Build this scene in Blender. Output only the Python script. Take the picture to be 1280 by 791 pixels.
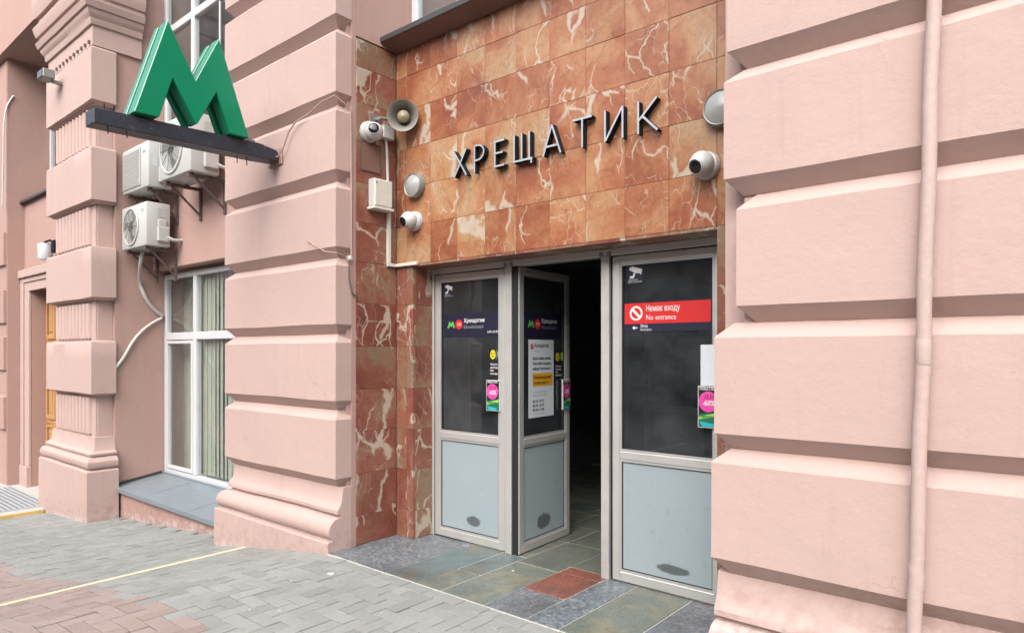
import bpy, bmesh, math, random
from mathutils import Vector, Matrix, noise
R = math.radians
random.seed(7)
for o in list(bpy.data.objects): bpy.data.objects.remove(o)
S = bpy.context.scene
C = S.collection

# ------------------------------------------------------------------ camera
F_PX, VPX, CAM_H, HOR = 830.0, -350.0, 1.6, 439.0       # in pixels of the 1280 x 791 photograph
YAW = math.pi/2 - math.atan((640-VPX)/F_PX)             # optical axis, left of the facade normal
cd = bpy.data.cameras.new('camera'); cam = bpy.data.objects.new('camera', cd); C.objects.link(cam)
cam.location = (0, 0, CAM_H); cam.rotation_euler = (R(90), 0, YAW)
cd.sensor_width = 36; cd.lens = 36*F_PX/1280; cd.shift_y = (HOR-395.5)/1280
cd.clip_start = .05; cd.clip_end = 1500
S.camera = cam

# ------------------------------------------------------------------ world and sun (bright overcast day)
SUN_EL, SUN_AZ = 44, 160          # azimuth clockwise from +Y; the bright part of the sky is over the street, to the right
w = bpy.data.worlds.new('World'); S.world = w; w.use_nodes = True
nt = w.node_tree; nt.nodes.clear()
sky = nt.nodes.new('ShaderNodeTexSky'); sky.sky_type = 'NISHITA'; sky.sun_disc = False
sky.sun_elevation = R(SUN_EL); sky.sun_rotation = R(SUN_AZ); sky.air_density = 1.0; sky.dust_density = 4.0; sky.ozone_density = 1.0
hs = nt.nodes.new('ShaderNodeHueSaturation'); hs.inputs['Saturation'].default_value = .50   # cloud cover
bg = nt.nodes.new('ShaderNodeBackground'); bg.inputs[1].default_value = .15
wo = nt.nodes.new('ShaderNodeOutputWorld')
nt.links.new(sky.outputs[0], hs.inputs['Color']); nt.links.new(hs.outputs[0], bg.inputs[0]); nt.links.new(bg.outputs[0], wo.inputs[0])
sl = bpy.data.lights.new('sun', 'SUN'); sl.energy = 1.5; sl.angle = R(75); sl.color = (1, .98, .955)
sun = bpy.data.objects.new('sun', sl); C.objects.link(sun)
sd = Vector((math.sin(R(SUN_AZ))*math.cos(R(SUN_EL)), math.cos(R(SUN_AZ))*math.cos(R(SUN_EL)), math.sin(R(SUN_EL))))
sun.rotation_euler = sd.to_track_quat('Z', 'Y').to_euler(); sun.location = (-8, -20, 25)
S.view_settings.view_transform = 'Standard'; S.view_settings.look = 'None'
S.view_settings.exposure = 1.38; S.view_settings.gamma = 1; S.view_settings.use_curve_mapping = False
S.render.engine = 'CYCLES'
S.cycles.max_bounces = 8; S.cycles.diffuse_bounces = 4; S.cycles.transparent_max_bounces = 12

# pixel -> place helpers (distance always comes from the plane that the thing touches)
FX, FY, RX, RY = -math.sin(YAW), math.cos(YAW), math.cos(YAW), math.sin(YAW)
def ray(px, py):
    u, v = (px-640)/F_PX, (HOR-py)/F_PX
    return Vector((FX+u*RX, FY+u*RY, v))
def PY(px, py, Y): d = ray(px, py); return Vector((0, 0, CAM_H)) + d*(Y/d.y)
def PX(px, py, X): d = ray(px, py); return Vector((0, 0, CAM_H)) + d*(X/d.x)
def proj(p):
    t = p[0]*FX+p[1]*FY; s = p[0]*RX+p[1]*RY
    return (640+F_PX*s/t, HOR-F_PX*(p[2]-CAM_H)/t, t) if t > .05 else (-999, -999, t)

# ------------------------------------------------------------------ materials
MATS = {}
ALB = .75           # the colours below are as they look at exposure 0.85; this brings them to real albedos
class NT:
    def __init__(s, name):
        s.m = bpy.data.materials.new(name); s.m.use_nodes = True; s.t = s.m.node_tree; s.t.nodes.clear()
        s.out = s.n('ShaderNodeOutputMaterial'); MATS[name] = s.m
    def n(s, typ, **kw):
        x = s.t.nodes.new(typ)
        for k, v in kw.items(): setattr(x, k, v)
        return x
    def l(s, a, b): s.t.links.new(a, b)
    def noise(s, vec, scale, detail=4, rough=.55, dist=0):
        x = s.n('ShaderNodeTexNoise'); x.inputs['Scale'].default_value = scale; x.inputs['Detail'].default_value = detail
        x.inputs['Roughness'].default_value = rough; x.inputs['Distortion'].default_value = dist
        if vec is not None: s.l(vec, x.inputs['Vector'])
        return x.outputs['Fac']
    def ramp(s, fac, stops, interp='LINEAR'):
        x = s.n('ShaderNodeValToRGB'); x.color_ramp.interpolation = interp; e = x.color_ramp.elements
        while len(e) < len(stops): e.new(.5)
        for i, (p, c) in enumerate(stops):
            e[i].position = p; e[i].color = tuple(c)+(1,) if hasattr(c, '__len__') else (c, c, c, 1)
        s.l(fac, x.inputs[0]); return x.outputs[0]
    def mix(s, fac, a, b, mode='MIX'):
        x = s.n('ShaderNodeMix', data_type='RGBA', blend_type=mode)
        for sock, v in ((x.inputs[0], fac), (x.inputs[6], a), (x.inputs[7], b)):
            if hasattr(v, 'node'): s.l(v, sock)
            elif hasattr(v, '__len__'): sock.default_value = tuple(v)+(1,)
            else: sock.default_value = v
        return x.outputs[2]
    def math(s, op, a, b=0.0, clamp=False):
        x = s.n('ShaderNodeMath', operation=op, use_clamp=clamp)
        for sock, v in ((x.inputs[0], a), (x.inputs[1], b)):
            if hasattr(v, 'node'): s.l(v, sock)
            else: sock.default_value = v
        return x.outputs[0]
    def bump(s, h, strength, dist=.01):
        x = s.n('ShaderNodeBump'); x.inputs['Strength'].default_value = strength; x.inputs['Distance'].default_value = dist
        s.l(h, x.inputs['Height']); return x.outputs[0]
    def bsdf(s, col, rough=.6, metal=0, normal=None, spec=.5):
        b = s.n('ShaderNodeBsdfPrincipled')
        if hasattr(col, 'node'): col = s.mix(1.0, col, (ALB, ALB, ALB), 'MULTIPLY')
        else: col = [c*ALB for c in col]
        for sock, v in ((b.inputs['Base Color'], col), (b.inputs['Roughness'], rough), (b.inputs['Metallic'], metal), (b.inputs['Specular IOR Level'], spec)):
            if hasattr(v, 'node'): s.l(v, sock)
            elif hasattr(v, '__len__'): sock.default_value = tuple(v)+(1,)
            else: sock.default_value = v
        if normal is not None: s.l(normal, b.inputs['Normal'])
        s.l(b.outputs[0], s.out.inputs[0]); return b
    def pos(s): return s.n('ShaderNodeNewGeometry').outputs['Position']
    def objpos(s, spread=37.0):
        tc = s.n('ShaderNodeTexCoord'); oi = s.n('ShaderNodeObjectInfo')
        c = s.n('ShaderNodeCombineXYZ')
        s.l(s.math('MULTIPLY', oi.outputs['Random'], spread), c.inputs[0]); s.l(s.math('MULTIPLY', oi.outputs['Random'], spread*2.7), c.inputs[1]); s.l(s.math('MULTIPLY', oi.outputs['Random'], spread*1.3), c.inputs[2])
        a = s.n('ShaderNodeVectorMath', operation='ADD'); s.l(tc.outputs['Object'], a.inputs[0]); s.l(c.outputs[0], a.inputs[1])
        return a.outputs[0], oi.outputs['Random']

def plain(name, col, rough=.6, metal=0, var=.08, scale=9, bump=0.0, bscale=60, spec=.5):
    t = NT(name); p = t.pos(); f = t.noise(p, scale, 5)
    c = t.mix(f, [x*(1-var) for x in col], [min(1, x*(1+var)) for x in col])
    nr = t.bump(t.noise(p, bscale, 3), bump, .004) if bump else None
    t.bsdf(c, rough, metal, nr, spec); return t.m

def plaster(name, col, dirt):
    t = NT(name); p = t.pos()
    big = t.noise(p, 1.1, 5, .6); mid = t.noise(p, 7, 6, .65); fine = t.noise(p, 70, 5, .65)
    c = t.mix(big, [x*.92 for x in col], [min(1, x*1.05) for x in col])
    c = t.mix(t.math('MULTIPLY', mid, .25), c, [x*.84 for x in col])
    c = t.mix(t.math('MULTIPLY', t.ramp(t.noise(p, 26, 4, .7), [(.50, 0), (.70, 1)]), .12), c, [min(1, x*1.12) for x in col])
    # drip streaks, patch repairs, specks and hairline cracks, each with a shape of its own
    sep = t.n('ShaderNodeSeparateXYZ'); t.l(p, sep.inputs[0])
    cb = t.n('ShaderNodeCombineXYZ'); t.l(t.math('MULTIPLY', sep.outputs[0], 11), cb.inputs[0]); t.l(t.math('MULTIPLY', sep.outputs[1], 11), cb.inputs[1]); t.l(t.math('MULTIPLY', sep.outputs[2], .9), cb.inputs[2])
    st = t.ramp(t.noise(cb.outputs[0], 1.0, 6, .7), [(.55, 0), (.80, 1)])
    c = t.mix(t.math('MULTIPLY', st, .20), c, dirt)
    rp = t.ramp(t.noise(p, 2.3, 3, .5, .3), [(.62, 0), (.635, 1)])
    c = t.mix(t.math('MULTIPLY', rp, .16), c, [min(1, col[0]*1.08), col[1]*.97, col[2]*.95])
    spk = t.ramp(t.noise(p, 60, 2, .5), [(.735, 0), (.76, 1)])
    c = t.mix(t.math('MULTIPLY', spk, .30), c, dirt)
    chip = t.ramp(t.noise(p, 38, 3, .55), [(.745, 0), (.755, 1)])
    c = t.mix(t.math('MULTIPLY', chip, .55), c, [min(1, x*1.35) for x in col])
    wn = t.n('ShaderNodeTexNoise'); wn.inputs['Scale'].default_value = 9; wn.inputs['Detail'].default_value = 6; t.l(p, wn.inputs['Vector'])
    wsc = t.n('ShaderNodeVectorMath', operation='SCALE'); wsc.inputs['Scale'].default_value = .16; t.l(wn.outputs['Color'], wsc.inputs[0])
    wa = t.n('ShaderNodeVectorMath', operation='ADD'); t.l(p, wa.inputs[0]); t.l(wsc.outputs[0], wa.inputs[1])
    vo = t.n('ShaderNodeTexVoronoi', feature='DISTANCE_TO_EDGE'); vo.inputs['Scale'].default_value = 1.5; t.l(wa.outputs[0], vo.inputs['Vector'])
    crack = t.math('MULTIPLY', t.ramp(vo.outputs['Distance'], [(.0012, 1), (.0035, 0)]), t.ramp(t.noise(p, 1.3, 2), [(.56, 0), (.64, 1)]))
    c = t.mix(t.math('MULTIPLY', crack, .5), c, dirt)
    # splash dirt just above the pavement, broken up by noise
    hh = t.math('ADD', sep.outputs[2], t.math('MULTIPLY', sep.outputs[0], -.10))
    sp = t.math('MULTIPLY', t.ramp(t.math('SUBTRACT', hh, t.math('MULTIPLY', mid, .25)), [(.38, 1), (.62, 0)]), t.ramp(t.noise(p, 14, 5, .7), [(.42, 0), (.62, 1)]))
    c = t.mix(t.math('MULTIPLY', sp, .30), c, dirt)
    pale = t.math('MULTIPLY', t.ramp(t.math('SUBTRACT', hh, t.math('MULTIPLY', big, .12)), [(.385, 1), (.43, 0)]), t.ramp(t.noise(p, 11, 5, .7), [(.47, 0), (.56, 1)]))
    c = t.mix(t.math('MULTIPLY', pale, .55), c, (.62, .55, .52))
    b1 = t.bump(mid, .35, .014)
    bn = t.n('ShaderNodeBump'); bn.inputs['Strength'].default_value = .26; bn.inputs['Distance'].default_value = .003
    t.l(fine, bn.inputs['Height']); t.l(b1, bn.inputs['Normal'])
    t.bsdf(c, .82, 0, bn.outputs[0], .25); return t.m
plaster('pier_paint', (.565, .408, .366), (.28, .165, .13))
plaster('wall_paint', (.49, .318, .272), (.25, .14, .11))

def marble(name, reds, tan, veins_on, cloud_scale=1.7):
    t = NT(name); v, rnd = t.objpos(53.0)
    warp = t.n('ShaderNodeTexNoise'); warp.inputs['Scale'].default_value = 2.6; warp.inputs['Detail'].default_value = 4; t.l(v, warp.inputs['Vector'])
    ws = t.n('ShaderNodeVectorMath', operation='SCALE'); ws.inputs['Scale'].default_value = .38; t.l(warp.outputs['Color'], ws.inputs[0])
    wv = t.n('ShaderNodeVectorMath', operation='ADD'); t.l(v, wv.inputs[0]); t.l(ws.outputs[0], wv.inputs[1]); wv = wv.outputs[0]
    cloud = t.noise(wv, cloud_scale, 7, .62, .4)
    shift = t.math('MULTIPLY', t.math('SUBTRACT', t.math('FRACT', t.math('MULTIPLY', rnd, 17.3)), .5), .11)
    base = t.ramp(t.math('ADD', t.math('ADD', cloud, shift), .02), [(.30, reds[0]), (.43, reds[1]), (.515, reds[2]), (.60, tan[0]), (.74, tan[1])])
    grain = t.noise(v, 28, 6, .75)
    base = t.mix(t.math('MULTIPLY', t.ramp(grain, [(.36, 1), (.52, 0)]), .28), base, [x*.5 for x in reds[0]])
    base = t.mix(t.math('MULTIPLY', t.ramp(t.noise(wv, 9, 6, .7, .8), [(.52, 0), (.68, 1)]), .38), base, tan[0])
    flecks = t.ramp(t.noise(wv, 46, 4, .65, .6), [(.62, 0), (.68, 1)])
    zone = t.ramp(t.noise(v, 3.2, 3), [(.48, 0), (.62, 1)])
    base = t.mix(t.math('MULTIPLY', t.math('MULTIPLY', flecks, zone), .45), base, (.50, .40, .30))
    mpv = t.n('ShaderNodeMapping'); mpv.inputs['Rotation'].default_value = (R(38), R(-34), 0); mpv.inputs['Scale'].default_value = (1.25, 1.25, .5); t.l(wv, mpv.inputs[0]); wv0, wv = wv, mpv.outputs[0]
    # dark red hairlines
    vd = t.n('ShaderNodeTexVoronoi', feature='DISTANCE_TO_EDGE'); vd.inputs['Scale'].default_value = 4.1; t.l(wv, vd.inputs['Vector'])
    base = t.mix(t.math('MULTIPLY', t.ramp(vd.outputs['Distance'], [(.004, 1), (.022, 0)]), .22), base, [x*.5 for x in reds[0]])
    # pale calcite veins: few, each of uneven width
    def veins(scale, wid, pscale, lo, hi, soft):
        vo = t.n('ShaderNodeTexVoronoi', feature='DISTANCE_TO_EDGE'); vo.inputs['Scale'].default_value = scale; t.l(wv, vo.inputs['Vector'])
        pres = t.ramp(t.noise(v, pscale, 2, .5), [(lo, 0), (hi, 1)])
        wmod = t.math('MULTIPLY', t.math('SUBTRACT', t.noise(v, 6.5, 3, .6), .30, True), wid*4)
        d = t.math('SUBTRACT', vo.outputs['Distance'], t.math('MULTIPLY', wmod, pres))
        return t.math('MULTIPLY', t.ramp(d, [(0, 1), (soft, 0)]), t.ramp(pres, [(.05, 0), (.3, 1)]))
    on_, tw = veins_on
    v1 = veins(1.5, .024*tw, 1.6, .56-on_, .66-on_, .02); v2 = veins(3.6, .014*tw, 2.6, .57-on_, .66-on_, .018); v3 = veins(9.5, .016, 3.4, .55-on_*.6, .62-on_*.6, .014)
    vv = t.math('MAXIMUM', t.math('MAXIMUM', v1, v2), t.math('MULTIPLY', v3, .6))
    vcol = t.mix(t.noise(v, 12, 4), (.66, .58, .48), (.55, .43, .31))
    col = t.mix(t.math('MULTIPLY', vv, .92), base, vcol)
    bw = t.math('ADD', t.math('MULTIPLY', rnd, .12), .75)
    hsv = t.n('ShaderNodeHueSaturation'); t.l(bw, hsv.inputs['Value']); t.l(col, hsv.inputs['Color'])
    t.bsdf(hsv.outputs[0], t.math('ADD', t.math('MULTIPLY', grain, .25), .24), 0, t.bump(grain, .05, .002), .45); return t.m
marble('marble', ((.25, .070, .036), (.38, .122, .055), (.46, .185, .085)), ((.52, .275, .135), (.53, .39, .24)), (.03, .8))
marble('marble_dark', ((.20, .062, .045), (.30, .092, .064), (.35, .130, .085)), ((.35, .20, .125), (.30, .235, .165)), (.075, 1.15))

def glass(name, tint, spec_boost=1.0):
    t = NT(name); tr = t.n('ShaderNodeBsdfTransparent'); tr.inputs[0].default_value = tuple(tint)+(1,)
    g = t.n('ShaderNodeBsdfGlossy'); g.inputs['Roughness'].default_value = .015; g.inputs[0].default_value = (1, 1, 1, 1)
    fr = t.n('ShaderNodeFresnel'); fr.inputs[0].default_value = 1.52
    p = t.pos(); nr = t.bump(t.noise(p, 1.6, 2), .03, .02); t.l(nr, g.inputs['Normal'])
    haze = t.n('ShaderNodeBsdfDiffuse'); haze.inputs[0].default_value = (.28, .31, .34, 1)  # bluish grey colour mixed in to imitate the haze of reflections
    ms = t.n('ShaderNodeMixShader'); ge = t.n('ShaderNodeNewGeometry'); t.l(t.math('MULTIPLY', t.math('MULTIPLY', fr.outputs[0], spec_boost, True), t.math('SUBTRACT', 1.0, ge.outputs['Backfacing'])), ms.inputs[0]); t.l(tr.outputs[0], ms.inputs[1]); t.l(g.outputs[0], ms.inputs[2])
    m2 = t.n('ShaderNodeMixShader'); t.l(t.math('MULTIPLY', t.ramp(t.noise(p, 4, 6, .7), [(.35, .25), (.75, 1)]), .085), m2.inputs[0])
    t.l(ms.outputs[0], m2.inputs[1]); t.l(haze.outputs[0], m2.inputs[2]); t.l(m2.outputs[0], t.out.inputs[0]); return t.m
glass('door_glass', (.72, .76, .77), 1.25)
glass('window_glass', (.93, .97, .955), 1.1)

def brushed(name, col, rough=.42, metal=.55, wear=.5):
    t = NT(name); p = t.pos()
    c = t.mix(t.noise(p, 3, 5, .6), [x*.86 for x in col], [min(1, x*1.06) for x in col])
    sc = t.ramp(t.noise(p, 26, 5, .7), [(.60, 0), (.72, 1)])
    c = t.mix(t.math('MULTIPLY', sc, wear*.5), c, [x*.45 for x in col])
    t.bsdf(c, t.math('ADD', t.math('MULTIPLY', t.noise(p, 12, 4), .25), rough-.1), metal); return t.m
brushed('aluminium', (.72, .715, .68))
brushed('alu_bead', (.70, .70, .69), .35)
brushed('letter_face', (.50, .53, .56), .42, .3, .2)
brushed('sill_metal', (.34, .40, .45), .38, .45, .3)
def kick():
    t = NT('kick_panel'); p = t.pos()
    c = t.mix(t.noise(p, 2.2, 5, .6), (.30, .365, .39), (.35, .42, .445))
    c = t.mix(t.math('MULTIPLY', t.ramp(t.noise(p, 17, 6, .75), [(.58, 0), (.72, 1)]), .35), c, (.15, .18, .19))
    c = t.mix(t.math('MULTIPLY', t.ramp(t.noise(p, 5, 6, .75), [(.60, 0), (.80, 1)]), .3), c, (.36, .42, .44))
    t.bsdf(c, t.math('ADD', t.math('MULTIPLY', t.noise(p, 9, 4), .3), .28), 0, t.bump(t.noise(p, 2.5, 3), .12, .02), .5)
kick()
plain('gasket', (.012, .013, .015), .6)
plain('black_paint', (.016, .018, .022), .85, 0, .2, 9, 0, 60, .15)
def beam_mat():
    t = NT('beam_paint'); p = t.pos()
    c = t.mix(t.noise(p, 12, 5), (.014, .018, .028), (.030, .037, .052))
    c = t.mix(t.math('MULTIPLY', t.ramp(t.noise(p, 19, 6, .75), [(.60, 0), (.66, 1)]), .7), c, (.16, .165, .17))
    c = t.mix(t.math('MULTIPLY', t.ramp(t.noise(p, 7, 6, .75), [(.60, 0), (.68, 1)]), .6), c, (.10, .055, .035))
    t.bsdf(c, .42, 0, t.bump(t.noise(p, 34, 5, .7), .7, .006))
beam_mat()
plain('rust_pink', (.42, .25, .21), .7, 0, .2, 20)
def green_paint():
    t = NT('sign_green'); p = t.pos()
    c = t.mix(t.noise(p, 6, 5), (.001, .225, .105), (.002, .26, .122)); t.bsdf(c, .20, 0, t.bump(t.noise(p, 9, 2), .05, .006), .55)
green_paint()
plain('white_plastic', (.58, .58, .565), .4, 0, .05)
plain('white_frame', (.66, .67, .68), .35, 0, .03)
plain('ac_white', (.55, .55, .525), .45, 0, .07, 7, .05)
plain('ac_panel', (.50, .51, .49), .5, 0, .08)
plain('grille_dark', (.06, .063, .06), .6, 0, .2)
plain('grey_metal', (.28, .28, .26), .45, .3, .12)
plain('bracket_metal', (.15, .11, .10), .6, .2, .25, 20)
plain('horn_grey', (.24, .23, .20), .5, .1, .15, 20)
plain('horn_core', (.33, .27, .17), .5, 0, .15)
plain('lens_black', (.008, .008, .01), .12)
plain('conduit_grey', (.52, .50, .46), .55, 0, .12, 30)
plain('conduit_white', (.70, .67, .60), .5, 0, .1, 20)
plain('cable_pink', (.50, .34, .29), .7)
plain('dark_sill', (.060, .060, .062), .45, .2, .2)
plain('soffit_paint', (.22, .12, .09), .75, 0, .15)
plain('pipe_paint', (.54, .405, .365), .68, 0, .14, 30, .4, 70)
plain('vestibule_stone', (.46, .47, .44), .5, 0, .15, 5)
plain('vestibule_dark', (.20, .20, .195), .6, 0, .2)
plain('blind', (.48, .455, .385), .8, 0, .05, 14)
plain('room_wall', (.30, .28, .24), .9)
plain('yellow_paint', (.72, .50, .16), .65, 0, .25, 18)
plain('yellow_line', (.66, .60, .40), .7, 0, .15, 18)
plain('concrete', (.50, .49, .46), .85, 0, .15, 6, .3)
plain('mortar', (.62, .60, .55), .9, 0, .15, 30)
plain('sand_joint', (.10, .097, .09), .95, 0, .25, 30, .4)
plain('asphalt', (.05, .05, .052), .9, 0, .25, 8, .5, 90)
plain('grate_steel', (.50, .53, .56), .5, .2, .15, 30)
plain('far_wall', (.30, .20, .155), .85, 0, .15, 1)
plain('far_window', (.04, .05, .06), .15, 0, .2, 2)
plain('frosted', (.38, .385, .37), .22, 0, .06)
plain('litter_white', (.60, .59, .56), .8)
def wood():
    t = NT('door_wood'); v, r = t.objpos(5); m = t.n('ShaderNodeMapping'); m.inputs['Scale'].default_value = (14, 14, 1.2); t.l(v, m.inputs[0])
    t.bsdf(t.mix(t.noise(m.outputs[0], 2, 6, .6), (.46, .235, .085), (.60, .34, .14)), .45)
wood()
# flat print colours
for n, c in dict(ink_navy=(.012, .013, .035), ink_white=(.80, .80, .78), ink_red=(.62, .022, .022), ink_green=(.13, .50, .10), ink_yellow=(.72, .58, .03), ink_orange=(.72, .36, .02),
                 ink_pink=(.72, .07, .36), ink_black=(.012, .012, .014), ink_teal=(.02, .42, .50), ink_lime=(.34, .62, .08), ink_dkgreen=(.01, .16, .09), ink_paper=(.66, .72, .76), ink_grey=(.30, .31, .33), stain=(.20, .215, .225)).items():
    plain(n, c, .45, 0, .04, 30)

def pavers(name, cols, rough=.85):
    t = NT(name); p = t.pos(); oi = t.n('ShaderNodeObjectInfo'); ge = t.n('ShaderNodeNewGeometry')
    r = t.math('FRACT', t.math('ADD', oi.outputs['Random'], t.math('MULTIPLY', ge.outputs['Random Per Island'], 7.31)))
    c = t.ramp(r, [(0, cols[0]), (.5, cols[1]), (1, cols[2])])
    c = t.mix(t.math('MULTIPLY', t.ramp(t.noise(p, 1.7, 6, .65), [(.42, 0), (.68, 1)]), .38), c, [x*.66 for x in cols[1]])
    c = t.mix(t.math('MULTIPLY', t.ramp(t.noise(p, 140, 3, .7), [(.52, 0), (.70, 1)]), .28), c, [min(1, x*1.45) for x in cols[2]])
    c = t.mix(t.math('MULTIPLY', t.ramp(t.noise(p, 21, 5, .7), [(.55, 0), (.75, 1)]), .3), c, [x*.55 for x in cols[0]])
    t.bsdf(c, rough, 0, t.bump(t.noise(p, 130, 4, .7), .35, .003), .3)
pavers('brick_grey', ((.255, .262, .248), (.30, .307, .29), (.33, .336, .318)))
pavers('brick_red', ((.29, .222, .20), (.335, .26, .235), (.36, .288, .262)))
def granite(name, base, spots, rust=None, big=60):
    t = NT(name); p = t.pos()
    c = t.mix(t.noise(p, 5, 6, .65), [x*.75 for x in base], [min(1, x*1.2) for x in base])
    vo = t.n('ShaderNodeTexVoronoi'); vo.inputs['Scale'].default_value = big; t.l(p, vo.inputs['Vector'])
    sp = t.ramp(t.n('ShaderNodeSeparateColor').outputs[0], [(0, 0), (1, 1)]) if 0 else None
    sc = t.n('ShaderNodeSeparateColor'); t.l(vo.outputs['Color'], sc.inputs[0])
    c = t.mix(t.math('MULTIPLY', t.ramp(sc.outputs[0], [(.66, 0), (.74, 1)]), .55), c, spots)
    c = t.mix(t.math('MULTIPLY', t.ramp(sc.outputs[1], [(.66, 0), (.74, 1)]), .5), c, [x*.4 for x in base])
    if rust is not None: c = t.mix(t.math('MULTIPLY', t.ramp(t.noise(p, 4.2, 5, .6, .8), [(.48, 0), (.60, 1), (.70, .3)]), .6), c, rust)
    c = t.mix(t.math('MULTIPLY', t.ramp(t.noise(p, 2.6, 6, .7), [(.50, 0), (.66, 1)]), .6), c, (.075, .07, .065))
    t.bsdf(c, t.math('ADD', t.math('MULTIPLY', t.noise(p, 9, 4), .40), .16), 0, t.bump(t.noise(p, 60, 4, .7), .25, .003), .4)
granite('slab_speckle', (.155, .185, .205), (.36, .36, .36))
granite('slab_pinkspeckle', (.15, .175, .20), (.36, .28, .25))
granite('slab_slate', (.135, .185, .19), (.17, .215, .21), (.22, .155, .08), 140)
granite('slab_green', (.165, .19, .165), (.21, .235, .195), (.27, .235, .15), 140)
granite('slab_olive', (.145, .155, .13), (.18, .185, .155), None, 140)
granite('slab_red', (.25, .088, .062), (.34, .17, .13), None, 110)

# ------------------------------------------------------------------ mesh builder
class MB:
    def __init__(s): s.v = []; s.f = []; s.mi = []
    def add(s, vs, fs, mi=0):
        k = len(s.v); s.v += [Vector(v) for v in vs]; s.f += [[k+i for i in f] for f in fs]; s.mi += [mi]*len(fs); return s
    def box(s, x0, x1, y0, y1, z0, z1, mi=0):
        return s.add([(x0,y0,z0),(x1,y0,z0),(x1,y1,z0),(x0,y1,z0),(x0,y0,z1),(x1,y0,z1),(x1,y1,z1),(x0,y1,z1)],
                     [(0,3,2,1),(4,5,6,7),(0,1,5,4),(1,2,6,5),(2,3,7,6),(3,0,4,7)], mi)
    def tube(s, pts, r, n=8, mi=0, cap=True):
        pts = [Vector(p) for p in pts]; rs = r if hasattr(r, '__len__') else [r]*len(pts)
        vs = []; fs = []; up = None
        for i, p in enumerate(pts):
            d = (pts[min(i+1, len(pts)-1)]-pts[max(i-1, 0)]).normalized()
            if up is None: up = d.orthogonal().normalized()
            else: up = (up-d*up.dot(d)).normalized()
            b = d.cross(up)
            for k in range(n):
                a = 2*math.pi*k/n; vs.append(p+(up*math.cos(a)+b*math.sin(a))*rs[i])
        for i in range(len(pts)-1):
            for k in range(n): fs.append((i*n+k, i*n+(k+1)%n, (i+1)*n+(k+1)%n, (i+1)*n+k))
        if cap: fs.append(tuple(range(n))[::-1]); fs.append(tuple((len(pts)-1)*n+k for k in range(n)))
        return s.add(vs, fs, mi)
    def lathe(s, prof, origin, axis, n=24, mi=0):     # prof: (radius, along axis)
        q = Vector(axis).normalized().to_track_quat('Z', 'Y').to_matrix(); o = Vector(origin); vs = []; fs = []
        for (r, h) in prof:
            for k in range(n):
                a = 2*math.pi*k/n; vs.append(o+q @ Vector((r*math.cos(a), r*math.sin(a), h)))
        for i in range(len(prof)-1):
            for k in range(n): fs.append((i*n+k, i*n+(k+1)%n, (i+1)*n+(k+1)%n, (i+1)*n+k))
        if prof[0][0] > 1e-4: fs.append(tuple(range(n))[::-1])
        if prof[-1][0] > 1e-4: fs.append(tuple((len(prof)-1)*n+k for k in range(n)))
        return s.add(vs, fs, mi)
    def prism(s, poly, fn, d0, d1, mi=0, mi_cap=None):   # poly 2-D (a,b), fn(a,b,d) -> point
        n = len(poly); s.add([fn(a, b, d0) for a, b in poly]+[fn(a, b, d1) for a, b in poly], [(i, (i+1)%n, n+(i+1)%n, n+i) for i in range(n)], mi)
        mc = mi if mi_cap is None else mi_cap
        s.add([fn(a, b, d0) for a, b in poly], [tuple(range(n))[::-1]], mc); s.add([fn(a, b, d1) for a, b in poly], [tuple(range(n))], mi)
        return s
    def disc(s, fn, cu, cv, r, n=24, mi=0, ru=None):
        ru = ru or r
        return s.add([fn(cu+ru*math.cos(2*math.pi*k/n), cv+r*math.sin(2*math.pi*k/n)) for k in range(n)], [tuple(range(n))], mi)
    def rect(s, fn, u0, u1, v0, v1, mi=0): return s.add([fn(u0,v0), fn(u1,v0), fn(u1,v1), fn(u0,v1)], [(0,1,2,3)], mi)
    def poly(s, fn, pts, mi=0): return s.add([fn(u, v) for u, v in pts], [tuple(range(len(pts)))], mi)
    def text(s, fn, txt, u, v, h, mi=0, bold=0.0, wfit=None):
        vs, fs, wd = text_shape(txt)
        k = h; kx = k if wfit is None else wfit/max(wd, 1e-4)
        s.add([fn(u+a*kx, v+b*k) for a, b in vs], fs, mi)
        if bold: s.add([Vector(fn(u+a*kx+bold*h, v+b*k))-Vector((0, .00025, 0)) for a, b in vs], fs, mi)
        return s
_TX = {}
def text_shape(txt):
    if txt in _TX: return _TX[txt]
    cu = bpy.data.curves.new('t', 'FONT'); cu.body = txt; cu.resolution_u = 2; cu.size = 1
    o = bpy.data.objects.new('t', cu); C.objects.link(o); dg = bpy.context.evaluated_depsgraph_get(); dg.update()
    me = bpy.data.meshes.new_from_object(o.evaluated_get(dg))
    vs = [(v.co.x/.72, v.co.y/.72) for v in me.vertices]; fs = [tuple(p.vertices) for p in me.polygons]
    wd = max([a for a, b in vs] or [1])
    bpy.data.objects.remove(o); bpy.data.curves.remove(cu); bpy.data.meshes.remove(me)
    _TX[txt] = (vs, fs, wd); return _TX[txt]

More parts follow.
